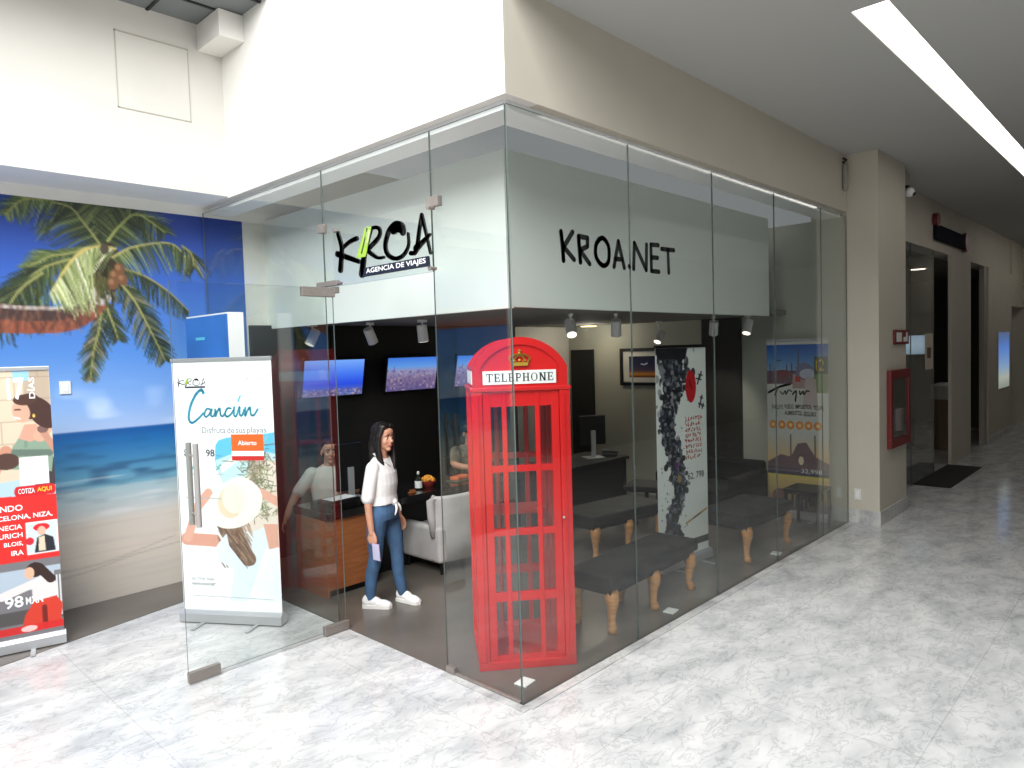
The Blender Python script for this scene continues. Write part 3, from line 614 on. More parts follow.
pt.line([(.03, .40), (.36, .49)], .02, (176, 140, 70)); pt.line([(.15, .43), (.26, .46)], .012, (40, 40, 44)); pt.rect(-.39, .39, .17, .235, (52, 54, 58))
B3 = roll_up('rollup_banner', 'white roll-up banner with black ink branch and red disc, behind corridor glass', (2.964, .632, .003), math.atan2(-.078, .776), W_, H_, pt.img(), topcap=BLACK)
def squig(bm, x0, z0, w_, h_, rows, seed):     # illegible brush characters: short strokes only, no words
    r = random.Random(seed); rh = h_/rows
    for i in range(rows):
        x = x0
        while x < x0+w_-.02:
            cw = r.uniform(.03, .05); zc = z0+h_-(i+.5)*rh
            for k in range(3): ribbon(bm, [(x+r.uniform(0, cw*.8), zc+r.uniform(-.4, .4)*rh), (x+r.uniform(0, cw*.8), zc+r.uniform(-.4, .4)*rh)], .009, -.003, -.0022, False)
            x += cw
    return bm
link('lettering', squig(bmesh.new(), .04, 1.0, .27, .42, 8, 3), mat('brush_red', (186, 84, 76), .5), B3)
tx(B3, '62, 798', .07, .80, INK, w=.26, h=.075, bold=.01)

# --- Turkey banner against the end wall of the window
W_, H_ = .72, 2.135
pt = Paint(W_, H_-.13, 150, 400, 2, -W_/2, .10)
pt.a[:] = (206, 208, 200)
pt.grad([(1.70, (150, 182, 210)), (1.9, (90, 140, 200)), (2.06, (46, 96, 180))], None, None, 1.66, 2.06)
pt.rect(-.36, .36, 1.60, 1.76, (120, 96, 104)); pt.rect(-.05, .36, 1.55, 1.72, (176, 150, 146))
for x, h in ((-.32, 1.84), (-.27, 1.8), (-.12, 1.82), (-.06, 1.84), (.0, 1.8), (.02, 2.0)): pt.line([(x, 1.66), (x, h)], .014, (98, 84, 100))
pt.ell(.09, 1.75, .10, .10, (120, 124, 150)); pt.ell(.12, 1.72, .09, .06, (186, 190, 204)); pt.rect(-.02, .04, 1.63, 1.69, (196, 70, 60)); pt.ell(-.17, 1.72, .08, .05, (132, 80, 84)); pt.ell(-.21, 1.88, .03, .008, (70, 80, 110))
pt.rect(.20, .35, 1.62, 1.92, (60, 76, 60)); pt.rect(.20, .35, 1.50, 1.72, (126, 150, 96)); pt.poly([(.06, 1.32), (.24, 1.32), (.22, 1.66), (.10, 1.68)], (196, 182, 176))
pt.grad([(.10, (110, 90, 96)), (.30, (190, 160, 110)), (.52, (224, 200, 120)), (.72, (222, 190, 140)), (.95, (210, 204, 188)), (1.0, (206, 208, 200))], None, None, .10, 1.0)
pt.rect(-.36, .36, .52, .66, (74, 68, 84)); pt.rect(-.36, .36, .56, .585, (120, 110, 124)); pt.poly([(-.36, .66), (-.2, .76), (-.08, .74), (.0, .90), (.1, .92), (.2, .76), (.36, .68), (.36, .6), (-.36, .6)], (120, 96, 100))
for x in (-.08, .20): pt.line([(x, .66), (x, 1.0)], .016, (110, 92, 96))
pt.ell(.04, .70, .03, .05, (240, 226, 186)); pt.ell(-.22, .24, .09, .11, (120, 80, 76)); pt.rect(-.36, .36, .49, .52, (222, 200, 96))
for k in range(6):
    x = -.29+k*.105; pt.ell(x, 1.115, .045, .05, (232, 146, 62)); pt.ell(x, 1.115, .02, .022, (250, 214, 160))
B4 = roll_up('rollup_banner', 'roll-up banner with a blue sky and skyline, nearest the corridor pillar', (5.36, .50, .003), R(-90), W_, H_, pt.img())
for q, ww in (([(-.34, 1.50), (-.2, 1.57), (-.08, 1.60)], .026), ([(-.24, 1.55), (-.26, 1.47)], .026), ([(-.2, 1.51), (-.17, 1.48), (-.14, 1.52), (-.13, 1.48), (-.1, 1.53), (-.06, 1.51)], .014), ([(-.02, 1.52), (-.05, 1.48), (-.01, 1.52), (-.02, 1.40)], .018), ([(.03, 1.52), (.04, 1.48), (.07, 1.52), (.08, 1.48), (.11, 1.52), (.14, 1.52)], .016)): link('letter', ribbon(bmesh.new(), q, ww, -.0032, -.0022), INK, B4)
for s_, x, z, w in (('INCLUYE', -.30, 1.30, .13), ('VUELO,', -.155, 1.30, .12), ('IMPUESTOS,', -.02, 1.30, .19), ('TOURS', .185, 1.30, .12), ('ALIMENTOS,', -.15, 1.225, .21), ('SEGURO', .075, 1.225, .14)): tx(B4, s_, x, z, INK, w=w, h=.055 if ',' not in s_ else .062, bold=.02)
tx(B4, '12', .22, 1.76, YELLOW, w=.09, h=.13); tx(B4, '32,998', .04, .545, WHITEINK, w=.24, h=.06)

# --- blue totem behind the Cancun banner
T = thing('display_totem', 'tall free-standing panel with a blue face and white edge, behind the white banner', 'display panel', (-.225, 3.43, 0))
link('body', B(-.062, .075, -.43, .42, .0045, 2.49, bev=.004), WHITE, T)
link('blue_face', B(-.072, -.0625, -.425, .415, .02, 2.475), mat('totem_blue', (58, 122, 206), .3, var=.10, scale=1.2), T)
link('accent', B(-.075, -.0722, .02, .20, 2.27, 2.295), CYAN, T)

# ================================================================== SIGNS ON THE GLASS
sg = thing('shop_sign', 'clear acrylic sign with black brush lettering hung over the entrance', 'sign', (-.05, 0, 0), R(-90))
link('acrylic_plate', B(-1.745, -.625, .0, .008, 2.60, 3.04), ACRYLIC, sg)
for L in 'KROA':
    bm = bmesh.new()
    for q, ww in KROA[L]: ribbon(bm, q, ww, -.014, -.001)
    link('letter', bm, INK, sg)
bm = bmesh.new(); prism(bm, GREENP, -.018, -.0145)
gp = link('green_brushmark', bm, LIME, sg)
bm = bmesh.new()
for q in ([(-1.28, 2.97), (-1.32, 2.88), (-1.36, 2.80)], [(-1.25, 2.96), (-1.29, 2.86)]): ribbon(bm, q, .016, -.0195, -.0182)
link('pale_stripe', bm, PALEG, sg)
bm = bmesh.new(); prism(bm, UNDER, -.016, -.0005); link('name_bar', bm, INKBLUE, sg)
text('lettering', 'AGENCIA DE VIAJES', WHITEINK, sg, -1.315, 2.650, -.0165, w=.645, h=.042, bold=.012, rz=R(.3))
for x in (-1.72, -.65):
    for z in (2.63, 3.01):
        bm = bmesh.new(); sweep(bm, [(x, .0, z), (x, .048, z)], .012, 12); sweep(bm, [(x, -.006, z), (x, .001, z)], .017, 12); link('standoff', bm, STEEL, sg, smooth=False)
NET = dict(K=[[(.458, 2.821), (.47, 2.731), (.476, 2.644)], [(.573, 2.829), (.476, 2.721)], [(.477, 2.732), (.582, 2.657)]], R=[[(.632, 2.808), (.639, 2.725), (.646, 2.645)], [(.632, 2.808), (.726, 2.806), (.723, 2.753), (.646, 2.721)], [(.646, 2.721), (.743, 2.641)]],
 O=[[(.821, 2.783), (.888, 2.821), (.953, 2.772), (.949, 2.673), (.888, 2.64), (.817, 2.685), (.812, 2.76), (.851, 2.811)]], A=[[(1.012, 2.64), (1.069, 2.816)], [(1.069, 2.816), (1.133, 2.641)], [(1.026, 2.694), (1.112, 2.696)]], dot=[[(1.194, 2.656), (1.198, 2.652)]],
 N=[[(1.247, 2.641), (1.262, 2.822)], [(1.262, 2.822), (1.407, 2.642)], [(1.407, 2.642), (1.418, 2.824)]], E=[[(1.574, 2.833), (1.475, 2.829)], [(1.474, 2.829), (1.475, 2.64)], [(1.475, 2.64), (1.576, 2.64)], [(1.475, 2.738), (1.56, 2.74)]], T=[[(1.617, 2.81), (1.79, 2.814)], [(1.704, 2.81), (1.712, 2.641)]])
sn = thing('window_lettering', 'black capital letters fixed high on the corridor glass', 'sign', (0, -.003, 0))
for L, q in NET.items():
    bm = bmesh.new()
    for s_ in q: ribbon(bm, s_, .033, -.004, 0, len(s_) > 4 or len(s_) == 3)
    link('letter', bm, INK, sn)

# ================================================================== TELEPHONE BOOTH
bo = thing('telephone_booth', 'red telephone booth with an arched top and gold crown, inside the glass corner', 'telephone booth', (.133+.769*.3225+.639*.325, .507-.639*.3225+.769*.325, .004), math.atan2(-.639, .769))
hw = .3225; ZT = 1.83
BGL = glassmat('booth_glass', (.93, .93, .93), .04)
link('base', B(-hw, hw, -hw, hw, 0, .055, bev=.006), RED, bo)
for sx in (-1, 1):
    for sy in (-1, 1): link('corner_post', B(*sorted((sx*hw, sx*(hw-.07))), *sorted((sy*hw, sy*(hw-.07))), .055, ZT, bev=.006), RED, bo)
COLS = [(-.197, -.126), (-.094, .092), (.124, .199)]; ROWS = [(1.345, 1.73), (.93, 1.303), (.51, .885), (.09, .45)]
def leaf(rot, door):
    xs_ = [-.2515]+[v for c in COLS for v in c]+[.2515]; bm = bmesh.new(); y0, y1 = -hw+.012, -hw+.042
    for i in range(0, 8, 2): box(bm, xs_[i], xs_[i+1], y0, y1, .056, ZT-.001, bev=.004, seg=1)
    zs = [ZT-.001]+[v for r in ROWS for v in (r[1], r[0])]+[.056]
    for i in range(0, 10, 2):
        for a, b in COLS: box(bm, a-.004, b+.004, y0+.003, y1-.003, zs[i+1], zs[i])
    M4 = Matrix.Rotation(rot, 4, 'Z'); bmesh.ops.transform(bm, matrix=M4, verts=bm.verts)
    f = link('door_frame' if door else 'side_frame', bm, RED, bo)
    bm = B(-.2, .2, y0+.012, y0+.015, .08, 1.74); bmesh.ops.transform(bm, matrix=M4, verts=bm.verts); link('glazing', bm, BGL, f)
    return f
dr = leaf(0, True); leaf(R(90), False); leaf(R(-90), False); leaf(R(180), False)
bm = bmesh.new(); ball(bm, (.262, -hw-.006, .99), (.010, .012, .010), 12); kn = link('knob', bm, ALU, dr, smooth=True)
for sx in (-1, 1):                                             # raised moulding lines down each side of the door
    link('moulding', B(sx*.281-.006, sx*.281+.006, -hw-.008, -hw+.004, .06, ZT-.02, bev=.003), RED, dr)
link('cornice', B(-hw-.008, hw+.008, -hw-.008, hw+.008, ZT, ZT+.028, bev=.008), RED, bo)
def arch(hx, z0, zs, zt, n=24):
    rise = zt-zs; rad = (hx*hx+rise*rise)/(2*rise); a = math.asin(min(1, hx/rad)); 
    return [(-hx, z0)]+[(rad*math.sin(-a+2*a*k/n), zt-rad+rad*math.cos(-a+2*a*k/n)) for k in range(n+1)]+[(hx, z0)]
u = .305
bm = bmesh.new(); prism(bm, arch(u-.021, ZT+.0285, 1.98, 2.16), -u+.024, u-.024)
link('roof_block', bm, RED, bo)
for sx in (-1, 1):
    sb = link('side_panel', B(*sorted((sx*(u-.02), sx*(u+.004))), -u+.025, u-.025, ZT+.0285, 1.99, bev=.004), RED, bo)
    link('side_sign', B(*sorted((sx*(u+.003), sx*(u+.008))), -.24, .24, 1.875, 1.962), WHITE, sb)
def pediment(rot):
    outer = arch(u+.004, ZT+.028, 1.985, 2.178); inner = arch(u-.05, ZT+.05, 1.985, 2.13)
    bm = bmesh.new(); yf, yb = -u-.006, -u+.024
    n = len(outer)
    def V(l, y): return [bm.verts.new((x, y, z)) for x, z in l]
    of, inf, inb, ob = V(outer, yf), V(inner, yf), V(inner, yf+.014), V(outer, yb)
    for i in range(n-1):
        bm.faces.new((of[i], of[i+1], inf[i+1], inf[i])); bm.faces.new((inf[i], inf[i+1], inb[i+1], inb[i])); bm.faces.new((of[i+1], of[i], ob[i], ob[i+1]))
    bm.faces.new((of[n-1], of[0], inf[0], inf[n-1])); bm.faces.new((inf[n-1], inf[0], inb[0], inb[n-1])); bm.faces.new(inb); bm.faces.new(ob[::-1]); bm.faces.new((of[0], of[n-1], ob[n-1], ob[0]))
    p = link('pediment', bm, RED, bo)
    s_ = link('sign_panel', B(-.243, .235, yf-.006, yf+.012, 1.875, 1.962), WHITE, p)
    bm = bmesh.new(); adv = {'T': .052, 'E': .047, 'L': .045, 'P': .046, 'H': .054, 'O': .054, 'N': .055}; x = -.222; z0, z1 = 1.892, 1.945; tk_, th = .0085, .0042; ya, yb2 = yf-.0075, yf-.0055
    for ch in 'TELEPHONE':
        w_ = adv[ch]-.009; hz = z1-z0
        def st(px): prism(bm, [(px-tk_/2, z0), (px+tk_/2, z0), (px+tk_/2, z1), (px-tk_/2, z1)], ya, yb2); [prism(bm, [(px-.010, zz), (px+.010, zz), (px+.010, zz+.003), (px-.010, zz+.003)], ya, yb2) for zz in (z0, z1-.003)]
        def bar(a, b, zz): prism(bm, [(a, zz-th/2), (b, zz-th/2), (b, zz+th/2), (a, zz+th/2)], ya, yb2)
        def tip(px, zz, s): prism(bm, [(px-.002, zz), (px+.002, zz), (px+.002, zz+s), (px-.002, zz+s)], ya, yb2)
        if ch == 'T': st(x+w_/2); bar(x, x+w_, z1-th/2); tip(x+.002, z1-.016, .014); tip(x+w_-.002, z1-.016, .014)
        elif ch in 'EL':
            st(x+.009); bar(x+.005, x+w_, z0+th/2); tip(x+w_-.002, z0, .016)
            if ch == 'E': bar(x+.005, x+w_-.003, z1-th/2); tip(x+w_-.005, z1-.015, .013); bar(x+.005, x+w_-.009, (z0+z1)/2); tip(x+w_-.010, (z0+z1)/2-.006, .012)
        elif ch == 'P': st(x+.009); ribbon(bm, [(x+.009, z1-.003), (x+w_*.7, z1-.004), (x+w_-.004, z1-.013), (x+w_*.7, z0+hz*.47), (x+.009, z0+hz*.46)], .005, ya, yb2)
        elif ch == 'H': st(x+.009); st(x+w_-.009); bar(x+.009, x+w_-.009, (z0+z1)/2)
        elif ch == 'O':
            cx, cz = x+w_/2, (z0+z1)/2; nn = 20
            for k in range(nn):
                q = [(cx+(w_/2-.001-d*(.008 if True else 0)*abs(math.cos(a)))*math.cos(a)*(1), cz+(hz/2-d*.0035)*math.sin(a)) for d, a in ((0, 2*math.pi*k/nn), (0, 2*math.pi*(k+1)/nn), (1, 2*math.pi*(k+1)/nn), (1, 2*math.pi*k/nn))]
                prism(bm, q, ya, yb2)
        elif ch == 'N': st(x+.009); st(x+w_-.008); prism(bm, [(x+.004, z1), (x+.014, z1), (x+w_-.004, z0), (x+w_-.014, z0)], ya, yb2)
        x += adv[ch]
    l = link('lettering', bm, INK, s_)
    # crown
    bm = bmesh.new(); cy0, cy1 = yf-.002, yf+.012; cz = 1.992
    prism(bm, [(-.052, cz), (.052, cz), (.056, cz+.022), (-.056, cz+.022)], cy0-.004, cy1)
    for s in (-1, 1):
        ribbon(bm, [(s*.05, cz+.022), (s*.066, cz+.048), (s*.046, cz+.066), (s*.012, cz+.074), (0, cz+.064)], .010, cy0, cy1); ribbon(bm, [(s*.022, cz+.022), (s*.03, cz+.045), (s*.012, cz+.066)], .007, cy0, cy1)
        ball(bm, (s*.035, (cy0+cy1)/2, cz+.034), .008, 8)
    ball(bm, (0, (cy0+cy1)/2, cz+.036), .009, 8); ball(bm, (0, (cy0+cy1)/2, cz+.082), .009, 8); prism(bm, [(-.003, cz+.085), (.003, cz+.085), (.003, cz+.108), (-.003, cz+.108)], cy0, cy1); prism(bm, [(-.010, cz+.094), (.010, cz+.094), (.010, cz+.101), (-.010, cz+.101)], cy0, cy1)
    c_ = link('crown', bm, GOLD, p, smooth=False)
    p.rotation_euler = (0, 0, rot)
for a in (0, R(180)): pediment(a)
link('back_shelf', B(-.2, .2, .05, .26, .95, .98, bev=.004), RED, bo)

# ================================================================== CEILING SPOTS
def spot(loc, tilt, heading, label, lit, drop=.0):
    t = thing('track_spotlight', label, 'spotlight', (loc[0], loc[1], SC), heading, 'white track spotlights under the shop ceiling')
    link('adapter', B(-.05, .05, -.017, .017, -.026, -.0005, bev=.004), WHITE, t)
    bm = bmesh.new(); sweep(bm, [(0, 0, -.024), (0, 0, -.08-drop)], .010, 10); link('stem', bm, WHITE, t)
    h = link('head', sweep(bmesh.new(), [(0, 0, .075), (0, 0, .07), (0, 0, -.075)], [.034, .044, .046], 20), WHITE, t, smooth=False)
    h.scale = (1.15, 1.15, 1.15); h.location = (0, 0, -.135-drop); h.rotation_euler = (0, R(tilt), 0)
    link('lamp', sweep(bmesh.new(), [(0, 0, -.074), (0, 0, -.0765)], .038, 16), mat('spot_lamp', (255, 244, 224), .4, emit=3 if lit > 20 else .8), h)
    if lit:
        l = bpy.data.lights.new('spot_beam', 'SPOT'); l.energy = lit; l.spot_size = R(75); l.spot_blend = .6; l.shadow_soft_size = .03; l.color = (1, .92, .8)
        o = bpy.data.objects.new('spot_beam', l); C.objects.link(o); o.parent = h; o.location = (0, 0, -.085)
    return t
# ------------------------------------------------------------------ lamp positions
spot((1.35, 3.30), 32, R(200), 'white track spotlight nearest the entrance door, tilted left', 25)
spot((1.55, 2.70), 6, R(180), 'white track spotlight hanging straight down left of the booth', 25)
spot((2.28, 1.40), 38, R(48), 'lit white track spotlight just right of the booth top', 32)
spot((2.80, 1.25), 30, R(215), 'white track spotlight above and left of the framed picture', 20)
spot((5.18, 2.24), 35, R(0), 'lit spotlight shining on the wall above the framed picture', 70, .07)
spot((4.75, 1.23), 28, R(215), 'white track spotlight above the dark wall panel', 20)
spot((5.05, .95), 28, R(0), 'white track spotlight nearest the skyline banner', 25)
spot((.95, 3.75), 30, R(0), 'dim track spotlight seen through the open glass door', 0)

dl = thing('downlight', 'warm round ceiling light between the booth top and the framed picture', 'ceiling light', (5.05, 3.30, SC))
link('rim', sweep(bmesh.new(), [(0, 0, -.0005), (0, 0, -.02)], .13, 20), WHITE, dl); link('lens', sweep(bmesh.new(), [(0, 0, -.0205), (0, 0, -.026)], .11, 20), mat('warm_lens', (255, 214, 150), .4, emit=3), dl)
l = bpy.data.lights.new('downlight_beam', 'POINT'); l.energy = 8; l.color = (1, .9, .76); l.shadow_soft_size = .08
o = bpy.data.objects.new('downlight_beam', l); C.objects.link(o); o.parent = dl; o.location = (0, 0, -.12)
# ================================================================== SCREENS
def tvpic(kind):
    p = Paint(.75, .40, 75, 40, 2)
    if kind == 0: p.grad([(0, (96, 116, 170)), (.07, (74, 96, 190)), (.13, (40, 76, 220)), (.25, (70, 120, 236)), (.4, (120, 170, 246))])
    else:
        p.grad([(0, (90, 80, 130)), (.14, (120, 104, 140)), (.24, (140, 140, 180)), (.29, (96, 150, 220)), (.4, (60, 116, 216))])
    for k in range(260):
        z = rng.uniform(0, .24 if kind else .07); p.rect(*(lambda x: (x, x+rng.uniform(.008, .03)))(rng.uniform(0, .72)), z, z+rng.uniform(.006, .02), [(72, 62, 110), (150, 130, 150), (190, 170, 176), (90, 80, 130), (60, 56, 100)][rng.randint(5)], .7)
    if kind: p.line([(.1, .22), (.1, .29)], .01, (90, 90, 140)); p.ell(.1, .25, .012, .012, (80, 84, 130))
    return p.img()
for k, (x, lb) in enumerate(((1.30, 'wall screen showing a blue sea, leftmost on the black wall'), (2.38, 'wall screen showing a city under blue sky, above the woman'), (3.46, 'wall screen mostly hidden behind the top of the red booth'))):
    t = thing('wall_screen', lb, 'screen', (x, 3.93, 1.855), 0, 'screens on the black back wall')
    a = bpy.data.objects.new('screen_tilt', None); bpy.data.objects.remove(a)
    cs_ = link('casing', B(-.395, .395, .002, .045, -.22, .22, bev=.006), BLACK, t); cs_.rotation_euler = (R(12), 0, 0)
    pc = picture('display', .75, .40, tvpic(1 if k else 0), SCREEN, cs_, -.375, -.2, .0015)
    link('bracket', B(-.06, .06, .03, .089, -.06, .06), BLACK, t)

# ================================================================== COUNTER AND WHAT STANDS ON IT
ct = thing('counter', 'long black-topped counter with a reddish wood front panel at its left end', 'counter', (.26, 2.50, .004))
link('worktop', B(0, 2.80, 0, .56, .675, .746, bev=.005), BLACKGLOSS, ct)
link('front_panel', B(.02, .50, .025, .05, .06, .674), WOOD, ct); link('end_panel', B(.0, .02, .025, .52, .0, .674), WOOD, ct)
link('plinth', B(.02, .5, .06, .5, .0, .06), BLACK, ct); link('modesty_panel', B(.5, 2.80, .27, .3, .0, .674), BLACKWALL, ct); link('support', B(2.74, 2.80, .05, .55, .0, .674), BLACKWALL, ct)
def monitor(label, loc, rz, w_=.5, h_=.34, base=True, zc=.30):
    t = thing('computer_monitor', label, 'monitor', loc, rz)
    p = link('panel', B(-w_/2, w_/2, -.02, .018, zc-h_/2, zc+h_/2, bev=.006), BLACK, t)
    link('display', B(-w_/2+.015, w_/2-.015, -.0225, -.0195, zc-h_/2+.018, zc+h_/2-.015), mat('screen_off', (16, 18, 22), .15), p)
    link('stand', B(-.03, .03, .018, .04, .01, zc, bev=.004), ALU, t); link('foot', B(-.12, .12, -.08, .12, 0, .012, bev=.004), ALU, t)
    return t
monitor('black computer monitor in front of the seated man', (.755, 2.88, .752), R(176), .27, .44, zc=.30)
kb = thing('desk_printer', 'low black printer with paper at the left end of the counter', 'printer', (.42, 2.64, .752), R(5))
link('body', B(-.17, .2, -.13, .1, 0, .085, bev=.01), BLACK, kb); link('tray', B(-.12, .14, -.16, -.10, .055, .065), BLACK, kb); link('paper', B(-.08, .18, -.10, .06, .0855, .0885), WHITE, kb)
def lathe(bm, prof, c=(0, 0, 0), seg=20, mi=0): return sweep(bm, [(c[0], c[1], c[2]+z) for r, z in prof], [r for r, z in prof], seg, mi=mi)
bt = thing('bottle', 'small dark bottle with a white label on the counter', 'bottle', (1.43, 2.70, .751))
link('glass_body', lathe(bmesh.new(), [(.034, 0), (.036, .01), (.036, .09), (.03, .11), (.012, .125), (.011, .155)]), mat('dark_bottle', (40, 46, 36), .1), bt, smooth=False)
link('label', lathe(bmesh.new(), [(.0372, .015), (.0372, .085)]), WHITE, bt); link('cap', lathe(bmesh.new(), [(.013, .15), (.013, .175), (.010, .177)]), OFFWHITE, bt)
bk = thing('treat_basket', 'small basket heaped with orange sweets on the counter', 'basket', (1.60, 2.76, .751))
link('basket', lathe(bmesh.new(), [(.055, 0), (.075, .035), (.08, .05), (.07, .045)]), mat('basket_red', (150, 50, 44), .6), bk)
bm = bmesh.new()
for k in range(28): a = k*2.4; r_ = .064*math.sqrt(k/28); ball(bm, (r_*math.cos(a), r_*math.sin(a), .055+.04*(1-k/28)), .018, 7)
link('sweets', bm, mat('orange_sweets', (232, 150, 50), .5, var=.2, scale=40), bk, kind='stuff')
sp_ = thing('snack_tray', 'orange wrapped snacks on a flat tray near the booth', 'tray', (2.02, 2.72, .751), R(10))
link('tray', B(-.16, .14, -.08, .08, 0, .012, bev=.004), mat('tray_green', (70, 86, 70), .4), sp_)
for x in (-.09, -.02, .05): link('packet', B(x-.03, x+.03, -.05, .06, .0125, .05, bev=.012), mat('orange_packet', (226, 110, 66), .5), sp_)
bp = thing('name_card', 'small wooden card stand on the counter behind the woman', 'stand', (1.27, 2.60, .751)); link('base', B(-.04, .04, -.02, .02, 0, .012, bev=.003), WOOD, bp); link('card', B(-.035, .035, -.004, .0, .012, .035), WOOD, bp)

# ================================================================== PALE ARMCHAIR
ac = thing('armchair', 'pale grey velvet armchair drawn up to the counter', 'armchair', (1.62, 2.46, .004))
def rounded(name, b, m, parent, r, sub=2):
    return link(name, B(*b, bev=r, seg=5), m, parent, smooth=True)
rounded('seat', (-.26, .26, -.2, .34, .13, .40), VELVET, ac, .05)
for s in (-1, 1): rounded('arm', (*sorted((s*.24, s*.35)), -.24, .36, .11, .455), VELVET, ac, .045)
bm = bmesh.new()                                                           # back shell, wrapped forward at both sides and rolled at the top
prof = []
for k in range(25):
    a = math.pi*k/24; x = -.35*math.cos(a)*1.0; y = -.13-.15*math.sin(a)**.8
    prof.append((x, y))
for zz, grow, th in ((.11, 0, .05), (.35, .0, .052), (.55, .012, .05), (.66, .03, .052), (.72, .045, .045), (.745, .05, .02)): pass
zl = [(.12, 0, .055), (.36, 0, .055), (.56, .012, .055), (.66, .028, .06), (.715, .04, .05), (.748, .042, .022)]
rings = []
for zz, g_, th in zl:
    o_ = [Vector((x*(1+g_*.6), y-g_*(.5), zz)) for x, y in prof]; i_ = [Vector((x*(1+g_*.6)*(1-th/.35), y-g_*.5+th*1.3*(.35+.65*math.sin(math.pi*k/24)), zz)) for k, (x, y) in enumerate(prof)]
    rings.append([bm.verts.new(v) for v in o_+i_[::-1]])
for a, b in zip(rings, rings[1:]):
    n = len(a)
    for i in range(n): bm.faces.new((a[i], a[(i+1) % n], b[(i+1) % n], b[i]))
bm.faces.new(rings[0][::-1]); bm.faces.new(rings[-1])
link('backrest', bm, VELVET, ac, smooth=True)
bm = bmesh.new()
for s in (-1, 1): sweep(bm, [(s*.345, -.155, .36), (s*.36, -.15, .55), (s*.365, -.155, .70), (s*.35, -.19, .745)], [.03, .04, .045, .03], 12)
link('wing_roll', bm, VELVET, ac, smooth=True)
for sx in (-1, 1):
    for y in (-.2, .30): link('leg', sweep(bmesh.new(), [(sx*.29, y, .12), (sx*.30, y, 0)], [.022, .014], 10), BLACK, ac)

# ================================================================== BENCHES AND CHAIRS IN THE WINDOW
def bench(label, loc, rz, L, Wd, nleg, Ht=.43):
    t = thing('bench', label, 'bench', loc, rz, 'black padded benches on carved wooden legs')
    link('seat', B(-L/2, L/2, -Wd/2, Wd/2, Ht-.10, Ht, bev=.022, seg=3), FABBLACK, t, smooth=True)
    link('apron', B(-L/2+.03, L/2-.03, -Wd/2+.03, Wd/2-.03, Ht-.14, Ht-.098), FABBLACK, t)
    for i in range(nleg):
        for s in (-1, 1):
            x = -L/2+.08+i*(L-.16)/(nleg-1); y = s*(Wd/2-.06); o = (0 if nleg > 2 and 0 < i < nleg-1 else (1 if i else -1))
            link('leg', sweep(bmesh.new(), [(x, y, Ht-.12), (x+o*.006, y+s*.012, Ht-.17), (x+o*.012, y+s*.016, Ht-.21), (x+o*.004, y+s*.004, .15), (x, y, .07), (x+o*.012, y+s*.014, .03), (x+o*.014, y+s*.016, 0)], [.048, .054, .046, .033, .026, .034, .038], 12), LEGWOOD, t, smooth=True)
    return t
bench('long black bench on carved wooden legs beside the booth, nearest the glass corner', (1.80, .40, .004), R(2), 1.34, .42, 3)
bench('black bench on wooden legs in the corridor window, right of the white banner', (3.86, .44, .004), R(-2), 1.0, .56, 2, .45)
bench('black bench standing deeper in the shop behind the nearest bench', (3.08, 1.55, .004), R(-8), 1.1, .55, 3, .44)
wc = thing('side_table', 'low dark table with a pierced apron before the skyline banner', 'table', (5.02, .26, .004))
link('top', B(-.2, .2, -.2, .2, .43, .46, bev=.008), BLACK, wc)
for sx in (-1, 1):
    for sy in (-1, 1): link('leg', sweep(bmesh.new(), [(sx*.17, sy*.17, .43), (sx*.18, sy*.18, .2), (sx*.17, sy*.17, 0)], [.024, .016, .02], 10), BLACK, wc)
for sx in (-1, 1):
    bm = bmesh.new(); box(bm, sx*.17-.008, sx*.17+.008, -.16, .16, .40, .43)
    for y in (-.10, -.05, .0, .05, .10): box(bm, sx*.17-.007, sx*.17+.007, y-.012, y+.012, .22+abs(y)*.6, .41)
    link('apron', bm, BLACK, wc)
so = thing('sofa', 'low black sofa against the end wall behind the window bench', 'sofa', (4.98, 1.42, .004), R(-90))
rounded('base', (-.52, .52, -.42, .42, .05, .40), FABBLACK, so, .04); rounded('backrest', (-.52, .52, .24, .44, .38, .66), FABBLACK, so, .05)
for s in (-1, 1): rounded('arm', (*sorted((s*.42, s*.54)), -.42, .42, .06, .56), FABBLACK, so, .04)
for sx in (-1, 1):
    for y in (-.36, .36): link('leg', B(sx*.45-.02, sx*.45+.02, y-.02, y+.02, 0, .06), BLACK, so)
def office_chair(label, loc, rz, hh=.46, bh=.45):
    t = thing('office_chair', label, 'office chair', loc, rz, 'black office chairs')
    link('seat', B(-.23, .23, -.24, .24, hh-.07, hh, bev=.03, seg=3), FABBLACK, t, smooth=True)
    b = link('backrest', B(-.26, -.21, -.22, .22, hh+.08, hh+.08+bh, bev=.024, seg=3), FABBLACK, t, smooth=True)
    link('back_bar', B(-.235, -.215, -.03, .03, hh-.06, hh+.15), BLACK, t)
    link('gas_stem', sweep(bmesh.new(), [(0, 0, .08), (0, 0, hh-.06)], .022, 12), BLACK, t)
    bm = bmesh.new()
    for k in range(5): a = 2*math.pi*k/5; sweep(bm, [(0, 0, .10), (.25*math.cos(a), .25*math.sin(a), .065)], [.022, .016], 8); 
    link('star_base', bm, BLACK, t)
    for k in range(5): a = 2*math.pi*k/5; bm = bmesh.new(); ball(bm, (.25*math.cos(a), .25*math.sin(a), .03), .03, 10); link('castor', bm, BLACK, t)
    return t
office_chair('black office chair between the back desk and the white banner', (4.22, 1.86, .004), R(110), .46, .30)
